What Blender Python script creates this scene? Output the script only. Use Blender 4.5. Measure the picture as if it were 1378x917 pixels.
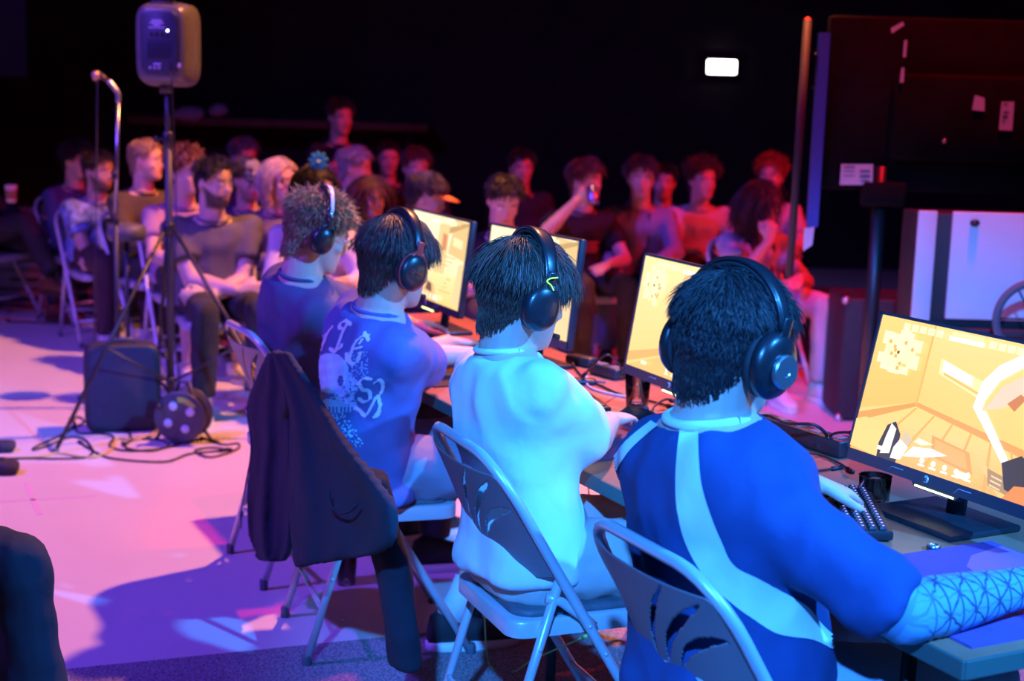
import bpy, bmesh, math, random
import numpy as np
from mathutils import Vector, Matrix, noise as mnoise
from mathutils.bvhtree import BVHTree

for o in list(bpy.data.objects): bpy.data.objects.remove(o)
scene = bpy.context.scene
COL = scene.collection
random.seed(7); RNG = np.random.default_rng(11)
R = math.radians

# ------------------------------------------------------------------ camera
F_PX, CAM_H, PITCH, ROLL, ROW = 1960.0, 1.60, R(9.7), R(1.6), R(26.5)
cam = bpy.data.cameras.new('camera'); camo = bpy.data.objects.new('camera', cam); COL.objects.link(camo)
_f = Vector((0, math.cos(PITCH), -math.sin(PITCH))); _u = Vector((0, math.sin(PITCH), math.cos(PITCH))); _r = Vector((1, 0, 0))
_ex = _r*math.cos(ROLL) + _u*math.sin(ROLL); _ey = -_r*math.sin(ROLL) + _u*math.cos(ROLL)
camo.matrix_world = Matrix(((_ex.x, _ey.x, -_f.x, 0), (_ex.y, _ey.y, -_f.y, 0), (_ex.z, _ey.z, -_f.z, CAM_H), (0, 0, 0, 1)))
cam.sensor_width = 36; cam.lens = F_PX/1378*36; cam.clip_start = 0.05; cam.clip_end = 100
cam.dof.use_dof = True; cam.dof.focus_distance = 3.15; cam.dof.aperture_fstop = 3.2
scene.camera = camo

# ------------------------------------------------------------------ world, lights, exposure
w = bpy.data.worlds.new('world'); scene.world = w; w.use_nodes = True
w.node_tree.nodes['Background'].inputs[0].default_value = (0.05, 0.05, 0.14, 1)
w.node_tree.nodes['Background'].inputs[1].default_value = 0.03
vs = scene.view_settings
vs.view_transform = 'Standard'; vs.look = 'None'; vs.exposure = 0.0; vs.gamma = 1.0; vs.use_curve_mapping = False

def spot(name, loc, target, color, power, size=60, blend=0.4, radius=0.12):
    l = bpy.data.lights.new(name, 'SPOT'); l.color = color; l.energy = power
    l.spot_size = R(size); l.spot_blend = blend; l.shadow_soft_size = radius
    o = bpy.data.objects.new(name, l); COL.objects.link(o); o.location = loc
    o.rotation_euler = (Vector(target)-Vector(loc)).to_track_quat('-Z', 'Y').to_euler()
    return o
spot('stage_light_amber', (1.1, 7.5, 5.8), (-2.0, 5.7, 0), (1.0, 0.32, 0.12), 2900, 66, 0.3, 0.10)
spot('stage_light_blue', (-0.6, -2.6, 4.6), (0.9, 2.75, 0.9), (0.03, 0.25, 1.0), 5800, 29, 0.55, 0.10)
spot('side_light_blue', (4.6, 0.6, 4.8), (0.8, 3.2, 0.8), (0.03, 0.28, 1.0), 4600, 42, 0.7, 0.10)
spot('stage_light_violet', (-4.6, 2.6, 4.8), (-1.9, 5.8, 0.1), (0.16, 0.06, 1.0), 1900, 64, 0.7, 0.15)
spot('stage_light_red', (1.8, 5.3, 5.8), (1.35, 5.5, 0), (1.0, 0.010, 0.015), 1500, 50, 0.25, 0.12)
spot('audience_light_red', (4.8, 7.0, 4.2), (0.9, 9.0, 0.9), (1.0, 0.012, 0.02), 1300, 46, 0.5, 0.12)
spot('audience_light_violet', (-3.4, 4.2, 5.0), (-1.2, 8.4, 0.9), (0.30, 0.11, 1.0), 400, 70, 0.6, 0.15)

# ------------------------------------------------------------------ pixel and row helpers
def ray(px, py):
    du, dv = px-689.0, py-458.5
    c, s = math.cos(ROLL), math.sin(ROLL)
    u = c*du + s*dv; v = -s*du + c*dv
    x, up = u/F_PX, -v/F_PX
    return np.array([x, math.cos(PITCH)+up*math.sin(PITCH), up*math.cos(PITCH)-math.sin(PITCH)])
CAMP = np.array([0, 0, CAM_H])
def onz(px, py, z): r = ray(px, py); return CAMP + r*((z-CAM_H)/r[2])
def atd(px, py, d): r = ray(px, py); return CAMP + r*(d/r[1])
RX = np.array([math.sin(ROW), -math.cos(ROW), 0]); RF = np.array([math.cos(ROW), math.sin(ROW), 0])   # along the row (to a player's right), and towards the table
def W(u, v, z=0.0): return RX*u + RF*v + np.array([0, 0, z])
def UV(P): return float(np.dot(P, RX)), float(np.dot(P, RF))
def atv(px, py, v): r = ray(px, py); return CAMP + r*(v/np.dot(r, RF))
ROWZ = -(math.pi/2 - ROW)     # rotation that turns local +Y towards the table

# ------------------------------------------------------------------ materials
MATS = {}
def mat(name, col, rough=0.6, metal=0.0, var=0.0, vscale=8.0, bump=0.0, bscale=60.0, emit=None, estr=0.0, trans=0.0, coat=0.0, sheen=0.0, spec=None):
    if name in MATS: return MATS[name]
    m = bpy.data.materials.new(name); m.use_nodes = True; nt = m.node_tree; b = nt.nodes['Principled BSDF']
    b.inputs['Base Color'].default_value = (*col, 1); b.inputs['Roughness'].default_value = rough; b.inputs['Metallic'].default_value = metal
    if trans: b.inputs['Transmission Weight'].default_value = trans; b.inputs['IOR'].default_value = 1.33
    if coat: b.inputs['Coat Weight'].default_value = coat
    if sheen: b.inputs['Sheen Weight'].default_value = sheen
    if spec is not None: b.inputs['Specular IOR Level'].default_value = spec
    if emit: b.inputs['Emission Color'].default_value = (*emit, 1); b.inputs['Emission Strength'].default_value = estr
    if var or bump:
        tc = nt.nodes.new('ShaderNodeTexCoord')
    if var:
        n = nt.nodes.new('ShaderNodeTexNoise'); n.inputs['Scale'].default_value = vscale; n.inputs['Detail'].default_value = 4
        nt.links.new(tc.outputs['Object'], n.inputs['Vector'])
        r = nt.nodes.new('ShaderNodeValToRGB')
        r.color_ramp.elements[0].position = 0.3; r.color_ramp.elements[1].position = 0.7
        r.color_ramp.elements[0].color = (*[max(0, c*(1-var)) for c in col], 1)
        r.color_ramp.elements[1].color = (*[min(1, c*(1+var)) for c in col], 1)
        nt.links.new(n.outputs['Fac'], r.inputs['Fac']); nt.links.new(r.outputs['Color'], b.inputs['Base Color'])
    if bump:
        n2 = nt.nodes.new('ShaderNodeTexNoise'); n2.inputs['Scale'].default_value = bscale; n2.inputs['Detail'].default_value = 3
        nt.links.new(tc.outputs['Object'], n2.inputs['Vector'])
        bp = nt.nodes.new('ShaderNodeBump'); bp.inputs['Strength'].default_value = bump; bp.inputs['Distance'].default_value = 0.01
        nt.links.new(n2.outputs['Fac'], bp.inputs['Height']); nt.links.new(bp.outputs['Normal'], b.inputs['Normal'])
    MATS[name] = m; return m
def attr_mat(name, rough=0.55, bump=0.0, bscale=200, emit=0.0, var=0.1, sheen=0.0):
    if name in MATS: return MATS[name]
    m = bpy.data.materials.new(name); m.use_nodes = True; nt = m.node_tree; b = nt.nodes['Principled BSDF']
    a = nt.nodes.new('ShaderNodeVertexColor'); a.layer_name = 'Col'
    b.inputs['Roughness'].default_value = rough
    if sheen: b.inputs['Sheen Weight'].default_value = sheen
    tc = nt.nodes.new('ShaderNodeTexCoord'); n = nt.nodes.new('ShaderNodeTexNoise'); n.inputs['Scale'].default_value = 30
    nt.links.new(tc.outputs['Object'], n.inputs['Vector'])
    mr = nt.nodes.new('ShaderNodeMapRange'); mr.inputs['To Min'].default_value = 1-var; mr.inputs['To Max'].default_value = 1+var
    nt.links.new(n.outputs['Fac'], mr.inputs['Value'])
    mx = nt.nodes.new('ShaderNodeVectorMath'); mx.operation = 'SCALE'
    nt.links.new(a.outputs['Color'], mx.inputs[0]); nt.links.new(mr.outputs['Result'], mx.inputs['Scale'])
    nt.links.new(mx.outputs['Vector'], b.inputs['Base Color'])
    if bump:
        n2 = nt.nodes.new('ShaderNodeTexNoise'); n2.inputs['Scale'].default_value = bscale
        nt.links.new(tc.outputs['Object'], n2.inputs['Vector'])
        bp = nt.nodes.new('ShaderNodeBump'); bp.inputs['Strength'].default_value = bump; bp.inputs['Distance'].default_value = 0.003
        nt.links.new(n2.outputs['Fac'], bp.inputs['Height']); nt.links.new(bp.outputs['Normal'], b.inputs['Normal'])
    if emit:
        nt.links.new(a.outputs['Color'], b.inputs['Emission Color']); b.inputs['Emission Strength'].default_value = emit
        b.inputs['Base Color'].default_value = (0.02, 0.02, 0.02, 1)
        for l in list(nt.links):
            if l.to_socket == b.inputs['Base Color']: nt.links.remove(l)
    MATS[name] = m; return m

# ------------------------------------------------------------------ object helpers
def tag(o, label=None, cat=None, group=None, kind=None):
    if label: o['label'] = label
    if cat: o['category'] = cat
    if group: o['group'] = group
    if kind: o['kind'] = kind
    return o
def empty(name, loc=(0, 0, 0), rz=0.0):
    o = bpy.data.objects.new(name, None); COL.objects.link(o); o.location = loc; o.rotation_euler = (0, 0, rz); o.empty_display_size = 0.1
    return o
def link_mesh(name, me, m=None, parent=None, smooth=True):
    if m is not None:
        me.materials.clear()
        for mm in (m if isinstance(m, (list, tuple)) else [m]): me.materials.append(mm)
    if smooth: me.polygons.foreach_set('use_smooth', np.ones(len(me.polygons), dtype=bool))
    o = bpy.data.objects.new(name, me); COL.objects.link(o)
    if parent is not None: o.parent = parent
    return o
def copy_tree(o, parent=None):
    c = o.copy(); COL.objects.link(c); c.parent = parent
    for ch in list(o.children): copy_tree(ch, c)
    return c
def nrm(v): v = np.asarray(v, float); return v/(np.linalg.norm(v)+1e-12)

class G:
    def __init__(s): s.V = []; s.F = []; s.n = 0; s.M = []
    def add(s, v, f, mi=0):
        v = np.asarray(v, float).reshape(-1, 3)
        s.V.append(v); s.F += [tuple(int(i)+s.n for i in q) for q in f]; s.M += [mi]*len(f); s.n += len(v); return s
    def loft(s, rings, caps=True, mi=0):
        k = len(rings[0]); v = np.concatenate(rings); f = []
        for i in range(len(rings)-1):
            for j in range(k):
                a, b = i*k+j, i*k+(j+1) % k; f.append((a, b, b+k, a+k))
        if caps:
            f.append(tuple(range(k-1, -1, -1))); f.append(tuple((len(rings)-1)*k+j for j in range(k)))
        return s.add(v, f, mi)
    def tube(s, pts, rad, n=10, caps=True, mi=0, closed=False, flat=None):
        pts = [np.asarray(p, float) for p in pts]
        if np.isscalar(rad): rad = [rad]*len(pts)
        T = []
        for i in range(len(pts)):
            a = pts[max(i-1, 0)]; b = pts[min(i+1, len(pts)-1)]; T.append(nrm(b-a))
        up = np.array([0, 0, 1.0]) if abs(T[0][2]) < 0.9 else np.array([0, 1.0, 0])
        x = nrm(np.cross(T[0], up)); rings = []; an = np.linspace(0, 2*math.pi, n, endpoint=False)
        for p, t, r in zip(pts, T, rad):
            x = nrm(x - t*np.dot(x, t)); y = np.cross(t, x)
            rx, ry = (r, r) if flat is None else (r, r*flat)
            rings.append(p + np.outer(np.cos(an)*rx, x) + np.outer(np.sin(an)*ry, y))
        return s.loft(rings, caps, mi)
    def ell(s, c, r, rot=None, nu=14, nv=9, mi=0):
        c = np.asarray(c, float); rings = []
        an = np.linspace(0, 2*math.pi, nu, endpoint=False)
        v = [[0, 0, -1]]
        for k in range(1, nv):
            t = -math.pi/2 + math.pi*k/nv
            v += [[math.cos(t)*math.cos(a), math.cos(t)*math.sin(a), math.sin(t)] for a in an]
        v += [[0, 0, 1]]; v = np.array(v)*np.asarray(r)
        if rot is not None: v = v @ np.asarray(rot).T
        v = v + c; f = []
        for j in range(nu): f.append((0, 1+(j+1) % nu, 1+j))
        for k in range(nv-2):
            for j in range(nu):
                a = 1+k*nu+j; b = 1+k*nu+(j+1) % nu; f.append((a, b, b+nu, a+nu))
        L = len(v)-1; o = 1+(nv-2)*nu
        for j in range(nu): f.append((L, o+j, o+(j+1) % nu))
        return s.add(v, f, mi)
    def box(s, c, sz, rot=None, bev=0.0, mi=0):
        hx, hy, hz = [q/2 for q in sz]; c = np.asarray(c, float)
        if bev <= 0:
            v = np.array([[x, y, z] for x in (-hx, hx) for y in (-hy, hy) for z in (-hz, hz)])
            f = [(0, 1, 3, 2), (4, 6, 7, 5), (0, 4, 5, 1), (2, 3, 7, 6), (0, 2, 6, 4), (1, 5, 7, 3)]
        else:
            bm = bmesh.new(); bmesh.ops.create_cube(bm, size=1)
            for q in bm.verts: q.co = Vector((q.co.x*sz[0], q.co.y*sz[1], q.co.z*sz[2]))
            bmesh.ops.bevel(bm, geom=bm.edges[:], offset=min(bev, min(sz)*0.49), segments=2, affect='EDGES', profile=0.5)
            bm.verts.ensure_lookup_table(); bm.verts.index_update()
            v = np.array([q.co[:] for q in bm.verts]); f = [tuple(q.index for q in p.verts) for p in bm.faces]; bm.free()
        if rot is not None: v = v @ np.asarray(rot).T
        return s.add(v + c, f, mi)
    def lathe(s, prof, c=(0, 0, 0), rot=None, n=20, mi=0, sx=1.0, sy=1.0):
        an = np.linspace(0, 2*math.pi, n, endpoint=False); rings = []
        for r, z in prof:
            v = np.stack([np.cos(an)*max(r, 1e-4)*sx, np.sin(an)*max(r, 1e-4)*sy, np.full(n, z)], 1)
            if rot is not None: v = v @ np.asarray(rot).T
            rings.append(v + np.asarray(c, float))
        return s.loft(rings, True, mi)
    def me(s, name='m'):
        m = bpy.data.meshes.new(name); m.from_pydata(np.concatenate(s.V).tolist(), [], s.F)
        if any(s.M): m.polygons.foreach_set('material_index', np.array(s.M, dtype=np.int32))
        m.update(); return m
    def obj(s, name, m, parent=None, smooth=True): return link_mesh(name, s.me(name), m, parent, smooth)

def sharp(o, ang=40):
    me = o.data
    try:
        me.set_sharp_from_angle(angle=R(ang))
    except Exception:
        pass
    return o
def fuse(geo, voxel, smooth=2, dec=None):
    tmp = bpy.data.objects.new('tmp', geo.me()); COL.objects.link(tmp)
    rm = tmp.modifiers.new('r', 'REMESH'); rm.mode = 'VOXEL'; rm.voxel_size = voxel
    if smooth:
        sm = tmp.modifiers.new('s', 'SMOOTH'); sm.factor = 0.5; sm.iterations = smooth
    if dec:
        d = tmp.modifiers.new('d', 'DECIMATE'); d.ratio = dec
    dg = bpy.context.evaluated_depsgraph_get()
    me = bpy.data.meshes.new_from_object(tmp.evaluated_get(dg))
    old = tmp.data; bpy.data.objects.remove(tmp); bpy.data.meshes.remove(old)
    return me
def coords(me):
    a = np.empty(len(me.vertices)*3, dtype=np.float32); me.vertices.foreach_get('co', a); return a.reshape(-1, 3).astype(float)
def set_coords(me, v): me.vertices.foreach_set('co', v.astype(np.float32).ravel()); me.update()
def normals(me):
    a = np.empty(len(me.vertices)*3, dtype=np.float32); me.vertices.foreach_get('normal', a); return a.reshape(-1, 3).astype(float)
def paint(me, cols):
    at = me.color_attributes.new('Col', 'FLOAT_COLOR', 'POINT')
    c = np.ones((len(me.vertices), 4), dtype=np.float32); c[:, :3] = cols; at.data.foreach_set('color', c.ravel())
def folds(me, amp=0.006, sc=(9, 9, 5), seed=0.0):
    v = coords(me); n = normals(me); q = v*np.array(sc)+seed
    d = np.array([abs(mnoise.noise(Vector(p))) for p in q]) + 0.4*np.array([mnoise.noise(Vector(p*2.3)) for p in q])
    set_coords(me, v + n*(amp*(1.0-2.2*d))[:, None])
def rotz(a): c, s = math.cos(a), math.sin(a); return np.array([[c, -s, 0], [s, c, 0], [0, 0, 1]])
def rotx(a): c, s = math.cos(a), math.sin(a); return np.array([[1, 0, 0], [0, c, -s], [0, s, c]])
def roty(a): c, s = math.cos(a), math.sin(a); return np.array([[c, 0, s], [0, 1, 0], [-s, 0, c]])
def spline(pts, n=8):
    P = [np.asarray(p, float) for p in pts]; out = []
    for i in range(len(P)-1):
        p0 = P[i-1] if i else 2*P[0]-P[1]; p1 = P[i]; p2 = P[i+1]; p3 = P[i+2] if i+2 < len(P) else 2*P[-1]-P[-2]
        for k in range(n):
            t = k/n
            out.append(0.5*((2*p1)+(p2-p0)*t+(2*p0-5*p1+4*p2-p3)*t*t+(3*p1-p0-3*p2+p3)*t**3))
    out.append(P[-1]); return out

# ------------------------------------------------------------------ people
def sring(c, a, b, ha, hb, n=20, e=2.3, hb2=None):
    t = np.linspace(0, 2*math.pi, n, endpoint=False); ct, st = np.cos(t), np.sin(t)
    x = np.sign(ct)*np.abs(ct)**(2/e)*ha
    hbv = np.where(st > 0, hb, hb if hb2 is None else hb2)
    y = np.sign(st)*np.abs(st)**(2/e)*hbv
    return np.asarray(c) + np.outer(x, a) + np.outer(y, b)
HEAD = [(-.118, .018, .070, .030), (-.110, .034, .084, .012), (-.095, .047, .089, -.015), (-.075, .056, .089, -.040), (-.055, .062, .089, -.062),
        (-.030, .068, .088, -.080), (.0, .073, .085, -.092), (.022, .076, .092, -.097), (.045, .076, .091, -.099), (.07, .071, .080, -.093), (.09, .060, .062, -.079), (.106, .041, .034, -.055), (.116, .014, .004, -.022)]
def head_geo(g, Hc, Rh, s=1.0):
    rings = []
    for z, hw, yf, yb in HEAD:
        m = (yf+yb)/2; hb = (yf-yb)/2
        r = sring((0, m, z), (1, 0, 0), (0, 1, 0), hw, hb, 22, 2.25)
        rings.append((r*s) @ Rh.T + Hc)
    g.loft(rings)
    P = lambda *p: np.asarray(p)*s @ Rh.T + Hc
    # nose, brow, lips, cheeks, ears
    g.loft([sring(P(0, y0, z), Rh @ np.array([1, 0, 0]), Rh @ np.array([0, 1, 0]), hw*s, hd*s, 10, 2) for z, y0, hw, hd in
            [(.018, .080, .008, .012), (.0, .082, .009, .018), (-.018, .084, .012, .024), (-.032, .084, .016, .029), (-.041, .082, .014, .022), (-.045, .080, .008, .012)]])
    for sx in (-1, 1):
        g.ell(P(sx*.030, .083, .020), np.array([.018, .010, .007])*s, Rh, 10, 6)
        g.ell(P(sx*.042, .062, -.028), np.array([.020, .020, .020])*s, Rh, 10, 6)
        g.ell(P(sx*.076, -.012, -.008), np.array([.008, .018, .031])*s, Rh @ rotz(sx*0.35), 10, 7)
    g.ell(P(0, .086, -.060), np.array([.022, .009, .0065])*s, Rh, 10, 6)
    g.ell(P(0, .084, -.070), np.array([.019, .010, .0065])*s, Rh, 10, 6)
    g.ell(P(0, .078, -.100), np.array([.022, .014, .014])*s, Rh, 10, 6)

def hand(g, wr, d, n, side, curl=0.35, s=1.0, spread=0.12, wave=(0, 0, 0, 0)):
    """wr wrist, d pointing direction, n out of the back of the hand, side = direction of the thumb"""
    d = nrm(d); n = nrm(np.asarray(n)-d*np.dot(n, d)); t = nrm(np.cross(d, n)); 
    if np.dot(t, side) < 0: t = -t
    L = .088*s
    g.loft([sring(wr + d*x*L, t, n, hw*s, hd*s, 12, 2.3) for x, hw, hd in [(-.25, .026, .020), (0, .027, .019), (.3, .035, .017), (.7, .041, .015), (1.0, .040, .013)]])
    for i, (off, ln) in enumerate([(.030, .070), (.010, .080), (-.010, .075), (-.029, .058)]):
        base = wr + d*L*(0.95-0.06*abs(i-1)) + t*off*s
        dd = nrm(d + t*(off/.03)*spread); p = [base - dd*.015*s, base]; a = curl*(0.35) + wave[i]
        nn = n
        for k, fr in enumerate((.45, .31, .24)):
            ax = a; dd2 = nrm(dd*math.cos(ax) - nn*math.sin(ax)); nn = nrm(nn*math.cos(ax)+dd*math.sin(ax)); dd = dd2
            p.append(p[-1] + dd*ln*fr*s); a = curl*1.3
        g.tube(p, [.0095*s, .0092*s, .0085*s, .0078*s, .0062*s], 8)
    b = wr + d*L*.25 + t*.022*s - n*.004
    dd = nrm(d*.75 + t*.75 - n*.25); p1 = b + dd*.045*s; dd = nrm(d*.95 + t*.25 - n*.25*curl); p2 = p1 + dd*.032*s; p3 = p2 + nrm(dd - t*.15)*.024*s
    g.tube([b - dd*.02*s, b, p1, p2, p3], [.013*s, .014*s, .0115*s, .0105*s, .007*s], 8)

def ik(S, Wp, L1, L2, pole):
    S, Wp = np.asarray(S, float), np.asarray(Wp, float); v = Wp-S; D = np.linalg.norm(v); u = v/D
    if D > (L1+L2)*.995: 
        k = D/((L1+L2)*.995); L1 *= k; L2 *= k
    x = (L1*L1-L2*L2+D*D)/(2*D); h = math.sqrt(max(L1*L1-x*x, 0)); p = np.asarray(pole, float); p = nrm(p-u*np.dot(p, u))
    return S + u*x + p*h

SK_Z = [-.118, -.085, -.05, 0, .03, .06, .085, .105, .117, .122]
SK_W = [.066, .069, .072, .0785, .081, .080, .071, .052, .028, .0]
SK_B = [.089, .092, .094, .098, .103, .102, .091, .068, .038, .0]
SK_F = [.08, .085, .09, .091, .097, .092, .071, .042, .018, .0]
def skull(az, z):
    hw = np.interp(z, SK_Z, SK_W); yb = np.interp(z, SK_Z, SK_B); yf = np.interp(z, SK_Z, SK_F)
    c, s = np.cos(az), np.sin(az)
    return np.stack([hw*s, np.where(c > 0, yf, yb)*c, z], -1)
HL_A = [0, .55, .95, 1.25, 1.45, 1.75, 2.05, 2.5, math.pi]
HL_Z = {'std': [.078, .072, .055, .018, .012, .028, -.045, -.088, -.098], 'low': [.060, .058, .040, .0, .0, .02, -.05, -.075, -.082], 'long': [.074, .070, .05, .0, -.02, -.03, -.07, -.08, -.08]}
def smooth01(x): x = np.clip(x, 0, 1); return x*x*(3-2*x)
def hair_mesh(Hc, Rh, s, N, rad, hc, skin, fade=.12, top=.055, side=.02, nape=.012, lift=.35, curl=0.0, hl='std', vol=.014, grav=.12, fringe=0.3, part=0.0, seed=1, crown=(0, -.05, .115), rough=.18):
    rng = np.random.default_rng(seed)
    g = G()
    # solid undercap
    nu, nz = 72, 18; V = []; CC = []
    az_ = np.linspace(0, math.pi, 200); hz_ = np.interp(az_, HL_A, HL_Z[hl]); kk = np.ones(21)/21; hz_ = np.convolve(np.pad(hz_, 10, mode='edge'), kk, mode='valid')
    for j in range(nz+1):
        for i in range(nu):
            az = 2*math.pi*i/nu; aa = abs((az+math.pi) % (2*math.pi)-math.pi)
            z0 = np.interp(aa, az_, hz_) + .003*math.sin(az*23) + .002*math.sin(az*51); z = z0 + (.1215-z0)*(j/nz)**0.8
            p = skull(np.array([az]), np.array([z]))[0]
            tt = float(smooth01(np.array((z-.02)/.07)))
            n = nrm((p-np.array([0, -.005, .015]))/np.array([.08, .1, .1])**2)
            edge = min(1.0, j/4.0)
            V.append(p + n*((.0035 if j else -.004)+vol*(0.12+0.36*tt)*edge)); fd = fade*max(0, 1-j/4.5)*(1 if aa > 1.2 else .3); CC.append(hc*.75*(1-fd)+skin*fd)
    f = []
    for j in range(nz):
        for i in range(nu): a = j*nu+i; b = j*nu+(i+1) % nu; f.append((a, a+nu, b+nu, b))
    f.append(tuple(nz*nu+i for i in range(nu)))
    g.add(np.array(V)*s @ Rh.T + Hc, f)
    # strands
    M = int(N*2.2); az = rng.uniform(-math.pi, math.pi, M)
    zz = .121 - (.121+.104)*rng.uniform(0, 1, M)**1.1
    z0 = np.interp(np.abs(az), az_, hz_); k = zz > z0; az, zz, z0 = az[k][:N], zz[k][:N], z0[k][:N]; n_ = len(az)
    p = skull(az, zz); nm = (p-np.array([0, -.005, .015]))/np.array([.08, .1, .1])**2; nm /= np.linalg.norm(nm, axis=1)[:, None]
    tt = smooth01((zz-.015)/.065); nap = smooth01((-zz+.02)/.07)*(np.abs(az) > 1.6)
    ln = (side*(1-tt)+top*tt)*(1-nap)+nape*nap; ln = ln*rng.uniform(.75, 1.15, n_)
    fl = p-np.array(crown); fl[:, 2] -= .02
    front = smooth01((np.cos(az)-.2)/.6)*tt
    fl[:, 1] += front*fringe*.3; fl[:, 0] += part*tt*.15
    ph = np.stack([np.sin(55*p[:, 0]+31*p[:, 2]+seed), np.sin(47*p[:, 1]-29*p[:, 0]+2*seed), np.sin(51*p[:, 2]+37*p[:, 1]+3*seed)], 1)
    fl = fl/(np.linalg.norm(fl, axis=1)[:, None]+1e-6)
    if hl == 'long':
        fw = (smooth01((np.cos(az)+.1)/.6))[:, None]; fl = fl*(1-fw) + fw*np.stack([np.sign(p[:, 0])*1.0, np.full(n_, -.55), np.full(n_, -.25)], 1)
    fl = fl + (ph*(.22+.6*curl) + rng.normal(0, rough, (n_, 3)))*(.35+.65*tt)[:, None]
    fl -= nm*(fl*nm).sum(1)[:, None]; fl /= np.linalg.norm(fl, axis=1)[:, None]+1e-6
    lf = (lift*(.6+.4*tt))[:, None]
    d = nm*lf + fl*(1-lf); K = 5
    P = [p + nm*(.0052+vol*(.12+.33*tt))[:, None]]
    for q in range(1, K):
        d = d + np.array([0, 0, -1.0])*grav*(.5+q*.4) + rng.normal(0, .10+.5*curl, (n_, 3))
        if curl: d = d + curl*np.stack([np.sin(q*1.9+az*7), np.cos(q*1.9+zz*80), np.sin(q*2.3+az*5)], 1)*.7
        d /= np.linalg.norm(d, axis=1)[:, None]
        x = P[-1] + d*(ln/(K-1))[:, None]
        c0 = np.array([0, -.005, .018]); rr = np.array([.081, .103, .102])+.006; qv = (x-c0)/rr; m = np.linalg.norm(qv, axis=1)
        ins = (m < 1) & (x[:, 2] > -.05)
        x[ins] = c0 + qv[ins]/m[ins][:, None]*rr
        P.append(x)
    P = np.stack(P, 1)                                   # n,K,3
    T = np.gradient(P, axis=1); T /= np.linalg.norm(T, axis=2)[:, :, None]+1e-9
    A = np.cross(T, nm[:, None, :]+.01); A /= np.linalg.norm(A, axis=2)[:, :, None]+1e-9; B = np.cross(T, A)
    rr = rad*np.array([.9, 1, .95, .75, .12])[None, :, None]
    rings = []
    for a in (0, 2.094, 4.189): rings.append(P + (A*math.cos(a)*1.5+B*math.sin(a)*.7)*rr)
    Vt = np.stack(rings, 2).reshape(-1, 3)*s @ Rh.T + Hc
    base = np.arange(n_)[:, None, None, None]*K*3
    q = np.arange(K-1)[None, :, None]; j = np.arange(3)[None, None, :]
    a = q*3+j; b = q*3+(j+1) % 3
    Fq = np.stack([a, b, b+3, a+3], -1).reshape(1, -1, 4) + np.arange(n_)[:, None, None]*K*3
    g.add(Vt, Fq.reshape(-1, 4).tolist())
    me = g.me('hair'); br = rng.uniform(.6, 1.5, (n_, 1))*(1+rng.normal(0, .06, (n_, 3))); sc_ = np.repeat(hc[None, :]*br, K*3, axis=0)
    paint(me, np.clip(np.concatenate([np.array(CC), sc_]), 0, 1)); return me

SKIN = lambda: attr_mat('skin', 0.5, 0.15, 260, var=0.08)
def eye_pair(Hc, Rh, s, par):
    wm = mat('eye_white', (.75, .72, .7), .2); im = mat('eye_iris', (.03, .02, .015), .15)
    for sx in (-1, 1):
        g = G(); c = np.array([sx*.031, .0785, .003])*s @ Rh.T + Hc
        g.ell(c, np.array([.0135, .0105, .0065])*s, Rh, 10, 8); me = g.me('eye')
        fw = Rh @ np.array([0, 1, 0]); mi = [1 if np.dot(nrm(np.array(p.center)-c), fw) > .80 else 0 for p in me.polygons]
        me.polygons.foreach_set('material_index', np.array(mi, dtype=np.int32)); link_mesh('eye', me, [wm, im], par)

def shoe(par, ank, fd, m_up, m_sole, s=1.0, floor=0.0):
    fd = nrm([fd[0], fd[1], 0]); a = np.array([fd[1], -fd[0], 0]); z = np.array([0, 0, 1.0]); base = np.array([ank[0], ank[1], floor])
    g = G(); g.loft([sring(base+fd*y*s+z*(.018+h*.5)*s, a, z, hw*s, h*.5*s, 14, 2.6) for y, hw, h in
        [(-.075, .018, .05), (-.065, .031, .085), (-.03, .037, .105), (.01, .038, .098), (.05, .041, .078), (.10, .045, .060), (.15, .043, .046), (.185, .032, .034), (.20, .014, .02)]])
    o = g.obj('shoe', m_up, par)
    g = G(); g.loft([sring(base+fd*.06*s+z*zz, a, fd, .049*s*k, .142*s*k, 24, 2.6) for zz, k in [(0, .96), (.004, 1.0), (.022, 1.0), (.027, .95)]])
    g.obj('sole', m_sole, o)
    return o

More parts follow.
